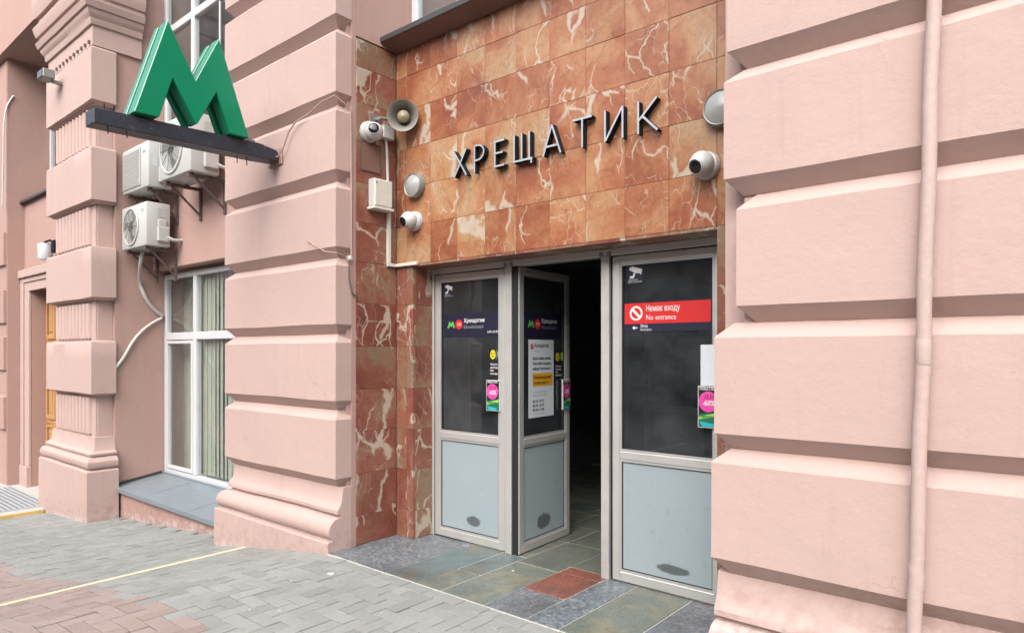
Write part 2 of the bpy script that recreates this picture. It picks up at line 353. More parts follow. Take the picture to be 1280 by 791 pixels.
WLOC = {}
def obj(name, mb, mat, parent=None, bevel=0, smooth=None, local=False, seg=1):
    """one mesh object; its origin is moved to the middle of its shape (unless local=True: coordinates of the parent)"""
    mats = mat if isinstance(mat, (list, tuple)) else [mat]
    lo = Vector([min(v[i] for v in mb.v) for i in range(3)]); hi = Vector([max(v[i] for v in mb.v) for i in range(3)])
    c = (lo+hi)/2; c.z = lo.z
    me = bpy.data.meshes.new(name); me.from_pydata([v-c for v in mb.v], [], mb.f)
    for m in mats: me.materials.append(MATS[m])
    me.polygons.foreach_set('material_index', mb.mi)
    if bevel:
        bm = bmesh.new(); bm.from_mesh(me); bmesh.ops.remove_doubles(bm, verts=bm.verts, dist=1e-5)
        es = [e for e in bm.edges if len(e.link_faces) == 2 and e.calc_face_angle(0) > .5]
        bmesh.ops.bevel(bm, geom=es, offset=bevel, segments=seg, affect='EDGES', profile=.5); bm.to_mesh(me); bm.free()
    if smooth:
        me.polygons.foreach_set('use_smooth', [True]*len(me.polygons)); me.set_sharp_from_angle(angle=R(smooth))
    me.update()
    o = bpy.data.objects.new(name, me); C.objects.link(o)
    if parent is not None: o.parent = parent
    if local or parent is None: o.location = c; WLOC[o.name] = c
    else: o.location = c-WLOC.get(parent.name, Vector()); WLOC[o.name] = c
    return o
def tag(o, label=None, cat=None, group=None, kind=None):
    for k, v in (('label', label), ('category', cat), ('group', group), ('kind', kind)):
        if v: o[k] = v
    return o
def empty(name, loc, label=None, cat=None, group=None, rz=0, parent=None):
    o = bpy.data.objects.new(name, None); C.objects.link(o); o.location = loc; o.rotation_euler = (0, 0, rz)
    o.empty_display_size = .1; WLOC[o.name] = Vector(loc)
    if parent is not None: o.parent = parent; o.location = Vector(loc)-WLOC[parent.name]
    return tag(o, label, cat, group)
def B(*a): return MB().box(*a)

# ------------------------------------------------------------------ ground, pavement
GP = [(-60, -5.2), (-30, -2.5), (-11.1, -.655), (-9.3, -.53), (-6.8, -.315), (-6.0, -.18), (-5.43, -.088), (-4.45, .06), (-4.05, .082), (60, .082)]
def gz(x):
    for (a, za), (b, zb) in zip(GP, GP[1:]):
        if x <= b: return za+(zb-za)*(x-a)/(b-a)
    return GP[-1][1]
def sheet(name, y0, y1, dz, mat, xs=None):
    m = MB(); xs = xs or [p[0] for p in GP]
    m.add([(x, y, gz(x)+dz) for y in (y0, y1) for x in xs], [(i, i+1, len(xs)+i+1, len(xs)+i) for i in range(len(xs)-1)])
    return obj(name, m, mat)
tag(sheet('ground', -300, 300, -.16, 'asphalt', [-300, -60]+[p[0] for p in GP[1:]]+[300]), kind='structure')
pavement = tag(sheet('pavement', -4.0, 3.6, -.016, 'sand_joint', [-40, -30]+[p[0] for p in GP[2:-1]]+[30]), kind='structure')
tag(obj('kerb', B(-40, 30, -4.16, -4.0, -3.6, -3.3), 'concrete'), kind='structure') if 0 else None

mj = MB(); mj.add([(-4.02, 2.66, .0745), (.6, 2.66, .0745), (.6, 2.93, .0745), (-4.02, 2.93, .0745)], [(0, 1, 2, 3)]); mj = obj('joint_grout', mj, 'mortar', pavement)
def brick_mb(L, W):
    m = MB(); a, b, c = L/2-.0030, W/2-.0030, .0022
    vs = [(sx*(a-i), sy*(b-i), z) for (i, z) in ((0, -.05), (0, -c), (c, 0)) for sx, sy in ((-1,-1),(1,-1),(1,1),(-1,1))]
    fs = [(k*4+i, k*4+(i+1)%4, (k+1)*4+(i+1)%4, (k+1)*4+i) for k in (0, 1) for i in range(4)]+[(8, 9, 10, 11)]
    return m.add(vs, fs)
def raw_mesh(name, mb, mat):
    me = bpy.data.meshes.new(name); me.from_pydata(mb.v, [], mb.f); me.materials.append(MATS[mat]); return me
BM = {(k, s): raw_mesh('brick', brick_mb(*s), k) for k in ('brick_grey', 'brick_red') for s in ((.2, .1), (.1, .2), (.1, .1))}
EDGE_Y = 2.93
def tile_line(): return EDGE_Y
bricks = []      # (cx, cy, size, mat)
U = .1
y_top = EDGE_Y-.1
x = -4.32
k = 0
while x < .6:    # border course along the stone slabs
    L = .2 if k % 3 != 1 else .1
    bricks.append((x+L/2, EDGE_Y-.05, (L, .1), 'brick_grey')); x += L; k += 1
def col_at(cx, cy):
    return 'brick_red' if cy < 1.70+.03*math.sin(cx*3) else 'brick_grey'
for i in range(-135, 12):
    for j in range(-34, 9):
        n = (i-j) % 4; X0 = i*U; Y0 = y_top-U+j*U
        if n == 0: s = (.2, .1)
        elif n == 3: s = (.1, .2)
        else: continue
        cx, cy = X0+s[0]/2, Y0+s[1]/2
        if cx > -4.3:
            if cy+s[1]/2 > y_top+1e-6:
                if cy-s[1]/2 > y_top-1e-6: continue
                cy -= s[1]/4; s = (.1, .1); cy = y_top-.05
        else:
            if cy > 3.30: continue
            if -6.0 < cx < -4.2 and cy > 2.98: continue
        if cx < -10.98: continue
        bricks.append((cx, cy, s, col_at(cx, cy)))
def bpos(b):
    cx, cy, s, m = b; sl = math.atan((gz(cx+.05)-gz(cx-.05))/.1)
    return Vector((cx, cy, gz(cx)+random.uniform(-.0028, .0022))), sl
def in_view(p, mx=30): return -mx < p[0] < 1280+mx and 0 < p[1] < 791+mx
vis = []; rest = []
for b in bricks:
    p = proj((b[0], b[1], gz(b[0])))
    hid = (b[0] > -1.45) or (-11.3 < b[0] < -9.35 and b[1] > 2.9)
    (vis if in_view(p) and not hid else rest).append((p[2], b))
vis.sort(key=lambda q: q[0]); rest += vis[300:]; vis = vis[:300]
for _, b in vis:
    o = bpy.data.objects.new('brick', BM[(b[3], b[2])]); C.objects.link(o)
    p, sl = bpos(b); o.parent = pavement; o.location = p-WLOC[pavement.name]
    o.rotation_euler = (random.uniform(-.012, .012), -sl+random.uniform(-.010, .010), random.uniform(-.012, .012))
for key in ('brick_grey', 'brick_red'):
    m = MB()
    for _, b in rest:
        if b[3] != key: continue
        p, sl = bpos(b); rot = Matrix.Rotation(-sl+random.uniform(-.010, .010), 3, 'Y')
        bb = brick_mb(*b[2]); m.add([rot @ v+p for v in bb.v], bb.f)
    if m.v: tag(obj('brick_field', m, key, pavement), kind='stuff')

# ------------------------------------------------------------------ entrance floor
FZ = .085
floor = tag(obj('entrance_floor', MB().box(-4.302, -.9, 2.93, 3.83, -.2, FZ-.0025).box(-4.9, -.9, 3.8301, 7.6, -.2, FZ-.0025), 'mortar'), kind='structure')
slabs = [(-4.30, -3.595, 2.934, 3.82, 'slab_speckle'), (-3.59, -3.272, 2.934, 3.80, 'slab_slate'), (-3.267, -3.057, 2.934, 3.307, 'slab_green'),
         (-3.267, -3.057, 3.312, 3.80, 'slab_slate'), (-3.052, -2.690, 2.934, 3.698, 'slab_green'), (-3.052, -2.690, 3.703, 4.318, 'slab_olive'),
         (-2.685, -2.362, 2.934, 3.312, 'slab_pinkspeckle'), (-2.685, -2.362, 3.317, 3.708, 'slab_red'), (-2.685, -2.362, 3.713, 3.84, 'slab_red'),
         (-2.685, -2.362, 3.845, 4.318, 'slab_olive'), (-2.357, -2.137, 2.934, 3.80, 'slab_speckle'), (-2.132, -1.76, 2.934, 3.80, 'slab_green'),
         (-1.755, -1.27, 2.934, 3.80, 'slab_pinkspeckle'), (-2.357, -1.80, 3.805, 4.318, 'slab_olive'), (-1.795, -1.3, 3.805, 4.318, 'slab_olive'),
         (-4.2, -3.65, 3.825, 4.318, 'slab_olive'), (-3.645, -3.057, 3.805, 4.318, 'slab_green')]
for r in range(7):
    xs = [-4.88, -4.2, -3.45, -3.05, -2.72, -2.36, -1.8, -1.3]
    for a, b in zip(xs, xs[1:]):
        slabs.append((a+(r % 2)*.1*(a > -4.5)+.005, b+(r % 2)*.1*(b < -1.5), 4.323+r*.45, 4.318+(r+1)*.45, random.choice(['slab_olive', 'slab_olive', 'slab_green'])))
for (a, b, c, d, m) in slabs:
    obj('slab', B(a+.001, b-.001, c+.001, d-.001, FZ-.03, FZ+random.uniform(0, .002)), m, floor, bevel=.002)

# ------------------------------------------------------------------ the building
bld = empty('building', (-5, 3.4, -.2), 'pink stucco building with rusticated piers and a red marble metro entrance', 'building')
def sweep(levels, x0, x1, y0, y1, flatR=False, flatL=False, step=.09, wob=.0048, seed=0.0, cap=(True, True)):
    """plaster moulding: rings at (z, outward offset) round the left, front and right sides of a pier, slightly uneven"""
    m = MB()
    def path(off):
        a = x0-(0 if flatL else off); b = x1+(0 if flatR else off); f = y0-off
        nx = max(2, int((x1-x0)/step)); ny = max(1, int((y1-y0)/step))
        P = [(a, y1+(f-y1)*i/ny, 'l') for i in range(ny)]+[(a+(b-a)*i/nx, f, 'f') for i in range(nx)]+[(b, f+(y1-f)*i/ny, 'r') for i in range(ny+1)]
        return P
    n = len(path(0))
    for li, (z, off) in enumerate(levels):
        for (px, py, sd_) in path(off):
            q = Vector((px*2.3+seed, py*2.3, z*2.3)); d = noise.noise(q)*wob+noise.noise(q*4.1)*wob*.35
            dz = noise.noise(Vector((px*1.9+seed, py*1.9+5, z*7)))*wob*1.5 if 0 < li < len(levels)-1 else 0
            if sd_ == 'f': py -= d
            elif sd_ == 'l': px -= d
            else: px += d*(0 if flatR else 1)
            m.v.append(Vector((px, py, z+dz)))
    L = len(levels)
    for i in range(L-1):
        for k in range(n-1): m.f.append([i*n+k, i*n+k+1, (i+1)*n+k+1, (i+1)*n+k])
    if cap[1]: m.f.append([(L-1)*n+k for k in range(n)])
    if cap[0]: m.f.append([k for k in range(n)][::-1])
    m.mi = [0]*len(m.f); return m
def block_levels(zb, zt, ins=.07, cb=.075, ct=.065):
    return [(zb-cb, -ins), (zb, 0), ((zb+zt)/2-.1, 0), ((zb+zt)/2+.1, 0), (zt-.004, 0), (zt+.006, -.006), (zt+ct, -ins)]
BASE = [(-.9, .070), (.150, .070), (.158, .062), (.161, .028), (.178, .026), (.184, .040), (.205, .054), (.235, .060), (.265, .056), (.295, .040), (.318, .014), (.326, -.006), (.332, -.046), (.352, -.048), (.357, -.020), (.385, -.018), (.40, -.026), (.425, -.044), (.46, -.056), (.552, -.066), (.556, -.075)]
NB = 9
def make_pier(x0, x1, y1, flatR, jit, seed, label):
    core = obj('pier', MB().box(x0+.074, x1-.074, 3.076, y1, .5, 8.2).box(x0+.05, x1-.032, y1-.02, 4.3, -.8, 8.2), 'pier_paint', bld)
    tag(core, label)
    obj('plinth', sweep(BASE, x0+jit[0]*.9, x1, 3.0, y1, flatR=flatR, flatL=bool(jit[0]), seed=seed, step=.1), 'pier_paint', core, smooth=32)
    for k in range(NB):
        zb = .63+.589*k; zt = .63+.589*(k+1)-.14
        jx = jit[k] if k < len(jit) else 0
        obj('block', sweep(block_levels(zb, zt), x0+jx, x1, 3.0, y1, seed=seed+k*3.1), 'pier_paint', core, smooth=20)
    return core
pierL = make_pier(-5.98, -4.26, 3.145, True, [0]*9, 1.7, 'rusticated pink pier carrying the green metro sign')
# plain strip on its flank between the grooves and the marble
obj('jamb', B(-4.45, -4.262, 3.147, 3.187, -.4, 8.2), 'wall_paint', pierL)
pierR = make_pier(-1.235, 1.30, 3.145, False, [-.055, -.04, .065, .005, .02, 0], 8.3, 'rusticated pink pier crossed by a drainpipe')
obj('jamb', B(-1.282, -1.05, 3.147, 3.19, -.4, 8.2), 'pier_paint', pierR)

# fluted pilaster beyond the window
PX0, PX1 = -11.21, -9.42
pil = obj('pilaster', B(PX0+.14, PX1-.14, 3.095, 4.2, .3, 8.4), 'pier_paint', bld); tag(pil, 'pilaster with blocks and fluted bands beside the window')
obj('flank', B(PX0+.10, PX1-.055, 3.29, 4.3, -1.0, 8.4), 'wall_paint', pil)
PB = [(-1.2, .075), (.085, .075), (.10, .06), (.104, .02), (.118, .02), (.13, .05), (.165, .066), (.21, .062), (.25, .03), (.262, -.01), (.275, -.012), (.28, .012), (.305, .014), (.33, -.03), (.37, -.05), (.50, -.06), (.505, -.1)]
obj('plinth', sweep(PB, PX0, PX1, 3.0, 3.289, seed=4, step=.15), 'pier_paint', pil, smooth=32)
bz = [(1.064, 1.711), (2.286, 2.918), (3.522, 4.176), (4.778, 5.44)]
for (a, b) in bz:
    obj('block', sweep([(a-.035, -.118), (a-.03, -.06), (a-.006, -.04), (a, 0), (a+.2, 0), (b-.2, 0), (b-.01, 0), (b+.012, -.012), (b+.03, -.118)], PX0, PX1, 3.0, 3.286, seed=a), 'pier_paint', pil, smooth=28)
for z0, z1 in ((.505, 1.03), (1.74, 2.25), (2.95, 3.487), (4.21, 4.743)):
    n = 10; xa, xb = PX0+.20, PX1-.26; wdt = (xb-xa)/n
    obj('flute_panel', sweep([(z0, -.085), (z0+.02, -.085), (z1-.02, -.085), (z1, -.085)], PX0+.04, PX1-.04, 3.03, 3.287, seed=z0), 'pier_paint', pil, smooth=30)
    for i in range(n):
        c = xa+(i+.5)*wdt; r = wdt*.34
        m = MB(); P = [(c+r*math.cos(t), 3.118-.075*math.sin(t)) for t in [math.pi*q/8 for q in range(9)]]
        m.prism(P, lambda a, b, d: (a, b, d), z0+.03, z1-.03); obj('reed', m, 'pier_paint', pil, smooth=40)
CAP = [(5.47, -.02), (5.72, -.02), (5.725, .005), (5.76, .015), (5.80, .018), (5.83, .04), (5.87, .06), (5.90, .06), (5.905, .085), (5.98, .11), (5.985, .08), (6.05, .07), (6.06, .10), (6.16, .13), (6.20, .13), (6.205, .08), (6.33, .07), (6.34, .11), (6.46, .14), (6.6, .14)]
obj('capital', sweep(CAP, PX0, PX1, 3.0, 3.6, seed=2), 'pier_paint', pil, smooth=30)
m = MB()
for i in range(12):
    xx = PX0+.12+i*.14; m.box(xx, xx+.035, 2.997, 3.03, 5.505, 5.54)
obj('spike_shadow_row', m, 'bracket_metal', pil)  # small dark boxes drawn in place of the shadows of bird spikes

# bay between pilaster and pier: spandrel, sill wall, soffit, room behind the glass
wall = obj('wall', B(PX1-.055, -5.9, 3.754, 4.3, 2.685, 4.33), 'wall_paint', bld)
obj('wall', B(PX1-.055, -5.9, 3.32, 4.3, -1.1, -.185), 'wall_paint', bld)
obj('room', MB().box(-14, -5.7, 5.1, 5.2, -.2, 8.2).box(-14, -5.7, 4.4, 5.1, 8.0, 8.1).box(PX1-.2, -5.7, 4.0, 5.1, 2.75, 2.9).box(PX1-.2, -5.7, 4.0, 5.1, -.3, -.1), 'room_wall', bld)
# sill of sheet metal, falling towards the street
m = MB()
sx0, sx1 = PX1-.052, -5.93
prof = [(3.262, -.200), (3.262, -.152), (3.275, -.146), (3.87, -.058), (3.87, -.03), (3.88, -.03), (3.88, -.075), (3.275, -.165), (3.27, -.200)]
m.prism(prof, lambda a, b, d: (d, a, b), sx0, sx1)
sill = obj('window_sill', m, 'sill_metal', bld, smooth=25); tag(sill, 'wide grey sheet metal sill under the white window')
m = MB()
for xs in (-8.55, -7.38): obj('seam', MB().prism([(3.30, -.1425), (3.86, -.0595), (3.86, -.056), (3.30, -.139)], lambda a, b, d: (d, a, b), xs, xs+.02), 'sill_metal', sill)
m = MB().prism([(3.262, -.148), (3.87, -.058), (3.87, -.02), (3.262, -.112)], lambda a, b, d: (d, a, b), sx0, sx0+.006); obj('upstand', m, 'dark_sill', sill)

def window(x0, x1, y, z0, z1, muls, trans, mat='white_frame', fw=.07, sash=None, label=None, gl='window_glass'):
    m = MB()
    m.box(x0, x0+fw, y, y+.07, z0, z1).box(x1-fw, x1, y, y+.07, z0, z1)
    m.box(x0+fw, x1-fw, y+.001, y+.069, z0, z0+fw).box(x0+fw, x1-fw, y+.001, y+.069, z1-fw, z1)
    fr = obj('window', m, mat, bld, bevel=.006); tag(fr, label)
    xs = [x0+fw]+[q for mm in muls for q in (mm-fw*.6, mm+fw*.6)]+[x1-fw]
    for mm in muls: obj('mullion', B(mm-fw*.6, mm+fw*.6, y-.006, y+.068, z0+fw, z1-fw), mat, fr, bevel=.006)
    zs = [z0+fw]+[q for t_ in trans for q in (t_-fw*.7, t_+fw*.7)]+[z1-fw]
    for i in range(0, len(xs), 2):
        for t_ in trans: obj('transom', B(xs[i]+.001, xs[i+1]-.001, y-.003, y+.066, t_-fw*.7, t_+fw*.7), mat, fr, bevel=.006)
        for j in range(0, len(zs), 2):
            a, b, c, d = xs[i]+.001, xs[i+1]-.001, zs[j]+.001, zs[j+1]-.001
            if sash and (i//2, j//2) in sash:
                s = .05
                obj('sash', MB().box(a+.012, a+s, y-.012, y+.05, c+.012, d-.012).box(b-s, b-.004, y-.012, y+.05, c+.012, d-.012).box(a+s, b-s, y-.011, y+.049, c+.012, c+s).box(a+s, b-s, y-.011, y+.049, d-s, d-.012), mat, fr, bevel=.005)
                a += s; b -= s; c += s; d -= s
            obj('pane', B(a, b, y+.03, y+.038, c, d), gl, fr)
    return fr
WY = 3.90
winL = window(PX1-.05, -5.7, WY, -.055, 2.64, [-8.56, -7.2], [1.80], sash={(0, 0)}, label='white framed window with vertical blinds above the metal sill')
sl_m = None
for i in range(28):
    xx = -8.73+i*.105
    if sl_m is None:
        o = obj('blind_slat', B(xx, xx+.090, 4.0, 4.003, .02, 2.6), 'blind', winL); sl_m = o
    else:
        o2 = sl_m.copy(); C.objects.link(o2); o2.location.x += i*.105; o2.rotation_euler.z = R(random.uniform(-16, 4))
obj('room_curtain', B(-10.4, -8.8, 4.16, 4.18, -.1, 2.7), 'blind', winL)
winU = window(PX1-.05, -5.7, WY, 4.36, 8.1, [-8.62, -7.3], [5.93], label='tall white window above the air conditioners')
obj('roof_slab', B(-14.5, 1.5, 3.3, 5.3, 8.2, 8.5), 'wall_paint', bld)

# ---- marble entrance
MY = 3.589
mb_front = obj('marble_wall', MB().box(-4.29, -1.05, MY+.031, 3.80, 2.33, 4.05).box(-4.29, -4.084, MY+.031, 3.80, -.1, 2.33).box(-1.5, -1.05, MY+.031, 3.80, -.1, 2.33).box(-4.40, -4.291, 3.19, 3.80, -.1, 4.06), 'vestibule_dark', bld)
tag(mb_front, 'wall clad in veined red and orange marble slabs around the entrance')
cols = [-4.255, -4.13, -3.846, -3.555, -3.268, -2.972, -2.679, -2.389, -2.1, -1.804, -1.511, -1.20]
rows = [2.302, 2.612, 2.925, 3.243, 3.555, 3.83, 4.046]
g = .0008
def slab(x0, x1, y0, y1, z0, z1, mat): return obj('slab', B(x0, x1, y0, y1, z0, z1), mat, mb_front, bevel=.0015)
for a, b in zip(cols, cols[1:]):
    for c, d in zip(rows, rows[1:]):
        slab(a+g, b-g, MY+random.uniform(-.001, .001), MY+.03, c+g, d-g, 'marble')
low = [.087, .30, .62, .93, 1.245, 1.56, 1.67, 1.99, 2.302]
low = [.087, .31, .64, .97, 1.30, 1.64, 1.975, 2.302]
for c, d in zip(low, low[1:]):
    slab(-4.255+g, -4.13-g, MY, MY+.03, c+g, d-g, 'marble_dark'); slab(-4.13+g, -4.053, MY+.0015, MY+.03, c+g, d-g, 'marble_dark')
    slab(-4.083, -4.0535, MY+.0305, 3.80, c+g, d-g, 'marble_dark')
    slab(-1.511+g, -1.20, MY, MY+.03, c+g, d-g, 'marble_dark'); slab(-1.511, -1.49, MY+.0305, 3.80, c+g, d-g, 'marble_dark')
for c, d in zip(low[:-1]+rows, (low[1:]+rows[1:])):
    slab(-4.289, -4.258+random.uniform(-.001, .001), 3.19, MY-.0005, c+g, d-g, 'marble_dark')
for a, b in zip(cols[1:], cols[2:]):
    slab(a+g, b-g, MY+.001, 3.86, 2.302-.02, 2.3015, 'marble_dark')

# upper window ledge over the marble
m = MB().prism([(3.43, 4.098), (3.43, 4.128), (3.74, 4.165), (3.74, 4.05), (MY-.004, 4.048), (3.45, 4.09)], lambda a, b, d: (d, a, b), -4.258, -1.0)
ledge = obj('ledge', m, 'soffit_paint', bld); tag(ledge, 'sloping ledge with dark metal flashing above the marble')
m = MB().prism([(3.425, 4.092), (3.425, 4.132), (3.742, 4.170), (3.742, 4.166), (3.432, 4.127), (3.432, 4.092)], lambda a, b, d: (d, a, b), -4.262, -1.0)
obj('flashing', m, 'dark_sill', ledge)
window(-4.255, -1.0, 3.75, 4.175, 7.6, [-3.05, -2.2], [6.2], label='white window above the dark ledge')
obj('wall', MB().box(-4.40, -4.262, 3.19, 4.3, 4.062, 8.2), 'wall_paint', bld)

# ---- doors
DY = 3.80
fr = obj('door_frame', MB().box(-4.0525, -4.028, DY-.004, DY+.09, FZ, 2.2815).box(-1.555, -1.5115, DY-.004, DY+.09, FZ, 2.2815)
         .box(-3.246, -3.186, DY-.012, DY+.08, FZ, 2.234).box(-2.400, -2.338, DY-.012, DY+.08, FZ, 2.234).box(-4.028, -1.555, DY-.008, DY+.085, 2.234, 2.281), 'aluminium', bld, bevel=.003)
tag(fr, 'aluminium frame of the metro entrance with two posts')
m = MB()
for xx in (-3.246, -3.186, -2.400, -2.338): m.box(xx-.012, xx+.012, DY-.014, DY+.07, 2.234, 2.262)
obj('hinge_block', m, 'grey_metal', fr)
obj('weatherstrip', MB().box(-4.0275, -4.0, DY+.012, DY+.06, FZ+.002, 2.233).box(-3.275, -3.2465, DY+.012, DY+.06, FZ+.002, 2.233).box(-2.3375, -2.30, DY+.012, DY+.06, FZ+.002, 2.233).box(-1.575, -1.5555, DY+.012, DY+.06, FZ+.002, 2.233)
    .box(-4.0, -3.275, DY+.012, DY+.06, 2.20, 2.2335).box(-2.30, -1.575, DY+.012, DY+.06, 2.20, 2.2335).box(-3.1855, -3.165, DY+.0, DY+.07, FZ+.002, 2.233), 'gasket', fr)
def door(hx, w_, ang, y=DY, label=None, simple=False):
    z0, z1 = .094, 2.224; st, tr = .052, .048
    d = obj('door', MB().box(0, st, 0, .045, z0, z1).box(w_-st, w_, 0, .045, z0, z1).box(st, w_-st, 0, .045, z0, z0+.062).box(st, w_-st, 0, .045, z1-tr, z1).box(st, w_-st, 0, .045, .893, .945),
            'aluminium', None, bevel=.004)
    # origin at the hinge
    c = WLOC[d.name]
    for v in d.data.vertices: v.co += c
    d.parent = bld; d.location = Vector((hx, y, 0))-WLOC[bld.name]; d.rotation_euler = (0, 0, ang); WLOC[d.name] = Vector()
    if label: tag(d, label)
    def part(n, mb_, mt, **k): return obj(n, mb_, mt, d, local=True, **k)
    m = MB(); q = .016
    for (za, zb) in ((z0+.062, .893), (.945, z1-tr)):
        m.box(st, st+q, .004, .040, za, zb).box(w_-st-q, w_-st, .004, .040, za, zb).box(st+q, w_-st-q, .0045, .0395, za, za+q).box(st+q, w_-st-q, .0045, .0395, zb-q, zb)
    part('glazing_bead', m, 'alu_bead')
    m = MB(); q0, q1 = .016, .022
    for (za, zb) in ((z0+.078, .877), (.961, z1-tr-.016)):
        a, b = st+.016, w_-st-.016
        m.box(a, a+.006, .010, .035, za, zb).box(b-.006, b, .010, .035, za, zb).box(a+.006, b-.006, .0105, .0345, za, za+.006).box(a+.006, b-.006, .0105, .0345, zb-.006, zb)
    m.box(-.006, -.0005, .006, .039, z0, z1)
    part('gasket', m, 'gasket')
    part('kick_panel', B(st+.017, w_-st-.017, .014, .030, z0+.079, .876), 'kick_panel')
    part('pane', B(st+.017, w_-st-.017, .018, .024, .962, z1-tr-.017), 'door_glass')
    return d, part
def on(y, dx=0):
    def lay(k): return lambda u, v: (u-dx, y-k*.0006, v)
    return lay
def stain_mat():
    t = NT('kick_scuff'); tc = t.n('ShaderNodeTexCoord'); p = t.pos()
    mp = t.n('ShaderNodeMapping'); mp.inputs['Location'].default_value = (-.5, 0, -.5); mp.inputs['Scale'].default_value = (1, 0, 1); t.l(tc.outputs['Generated'], mp.inputs[0])
    ln = t.n('ShaderNodeVectorMath', operation='LENGTH'); t.l(mp.outputs[0], ln.inputs[0])
    a = t.math('ADD', t.math('MULTIPLY', ln.outputs['Value'], 2.0), t.math('MULTIPLY', t.noise(p, 30, 5, .7), .55))
    al = t.math('MULTIPLY', t.ramp(a, [(.80, 1), (1.12, 0)]), t.ramp(t.noise(p, 120, 3, .7), [(.25, .55), (.6, .9)]))
    d = t.n('ShaderNodeBsdfDiffuse'); d.inputs[0].default_value = (.10, .11, .115, 1); tr = t.n('ShaderNodeBsdfTransparent'); ms = t.n('ShaderNodeMixShader')
    t.l(al, ms.inputs[0]); t.l(tr.outputs[0], ms.inputs[1]); t.l(d.outputs[0], ms.inputs[2]); t.l(ms.outputs[0], t.out.inputs[0])
stain_mat()
INK = ['ink_navy', 'ink_white', 'ink_red', 'ink_green', 'ink_yellow', 'ink_orange', 'ink_pink', 'ink_black', 'ink_teal', 'ink_lime', 'ink_dkgreen', 'ink_paper', 'ink_grey']
NAVY, WHT, RED, GRN, YEL, ORG, PNK, BLK, TEAL, LIME, DKG, PAP, GRY = range(13)
def icon_camera(L, u, v, s):
    m = MB(); m.rect(L(0), u, u+s, v-s, v, NAVY)
    f = L(1)
    m.poly(f, [(u+.22*s, v-.30*s), (u+.34*s, v-.10*s), (u+.92*s, v-.28*s), (u+.84*s, v-.50*s), (u+.52*s, v-.46*s)], WHT)
    m.poly(f, [(u+.16*s, v-.22*s), (u+.28*s, v-.10*s), (u+.24*s, v-.34*s)], WHT)
    m.poly(f, [(u+.80*s, v-.54*s), (u+.86*s, v-.32*s), (u+.92*s, v-.34*s), (u+.87*s, v-.56*s)], WHT)
    m.poly(f, [(u+.44*s, v-.45*s), (u+.54*s, v-.47*s), (u+.44*s, v-.72*s), (u+.22*s, v-.72*s), (u+.20*s, v-.62*s), (u+.38*s, v-.60*s)], WHT)
    m.text(f, 'ВЕДЕТЬСЯ', u+.14*s, v-.84*s, .07*s, WHT); m.text(f, 'ВІДЕОСПОСТЕРЕЖЕННЯ', u+.10*s, v-.95*s, .07*s, WHT, wfit=.8*s)
    return m
def metro_m(m, f, u, v, w_, h, mi):
    P = [(0, 0), (.30, 1), (.5, .55), (.70, 1), (1, 0), (.77, 0), (.66, .42), (.5, .04), (.34, .42), (.23, 0)]
    m.poly(f, [(u+a*w_, v+b*h) for a, b in P], mi)
def band(L, u0, u1, v0, v1, full=True):
    m = MB(); m.rect(L(0), u0, u1, v0, v1, NAVY); f = L(1); h = v1-v0
    metro_m(m, f, u0+.05, v0+.40*h, .090, .30*h, GRN)
    m.disc(f, u0+.183, v0+.54*h, .040, 24, RED); m.text(L(2), 'М1', u0+.163, v0+.47*h, .027, WHT)
    m.text(f, 'Хрещатик', u0+.235, v0+.60*h, .034, WHT, .05); m.text(f, 'Khreshchatyk', u0+.235, v0+.36*h, .028, GRY)
    if full: m.text(f, '5:45–23:00', u0+.49, v0+.16*h, .018, WHT, .05)
    return m
def round_icons(L, u, v):
    m = MB(); f = L(1)
    m.rect(L(0), u-.045, u+.085, v-.175, v+.05, BLK)
    m.disc(f, u, v, .036, 20, YEL, .028); m.disc(f, u+.066, v+.004, .036, 20, LIME, .02); m.rect(f, u+.033, u+.036, v-.04, v+.04, GRY)
    m.disc(L(2), u+.012, v+.008, .006, 10, BLK); m.disc(L(2), u-.010, v+.008, .006, 10, BLK); m.poly(L(2), [(u-.012, v-.01), (u+.012, v-.01), (u, v-.022)], BLK)
    for i, s in enumerate(('Оплата', 'проїзду', 'без', 'контакту')): m.text(f, s, u-.028, v-.082-.024*i, .016, WHT, .06)
    return m
def advert(part, w0, w1, v0, v1, y):
    m = MB().box(w0, w1, y-.016, y-.001, v0, v1, 0)
    L = lambda k: (lambda u, v: (u, y-.0166-k*.0006, v)); h = v1-v0; wd = w1-w0
    m2 = MB(); f = L(0); m2.rect(f, w0+.006, w1-.006, v0+.006, v1-.006, BLK)
    m2.poly(L(1), [(w0+.01, v0+.01), (w1-.01, v0+.01), (w1-.01, v0+.40*h), (w0+.01, v0+.33*h)], DKG)
    m2.disc(L(1), (w0+w1)/2-.004, v0+.63*h, .25*h, 22, PNK, .43*wd)
    m2.text(L(2), 'НОВАТІКА', w0+.012, v0+.905*h, .016, WHT, .05, wfit=wd*.75)
    m2.text(L(2), '11.11', w0+.28*wd, v0+.70*h, .026, BLK, .06, wfit=wd*.42); m2.text(L(2), '-60%', w0+.20*wd, v0+.54*h, .032, WHT, .06, wfit=wd*.55)
    m2.poly(L(2), [(w0+.01, v0+.27*h), (w1-.01, v0+.38*h), (w1-.01, v0+.29*h), (w0+.01, v0+.20*h)], LIME)
    m2.poly(L(3), [(w0+.01, v0+.16*h), (w1-.03, v0+.10*h), (w1-.03, v0+.03*h), (w0+.03, v0+.03*h)], TEAL)
    m2.text(L(4), 'знижки', w0+.16*wd, v0+.245*h, .018, DKG, .05, wfit=wd*.6)
    a = part('advert_frame', m, 'white_plastic', bevel=.002); tag(a, 'small pink and green advert plate')
    part('advert', m2, INK)
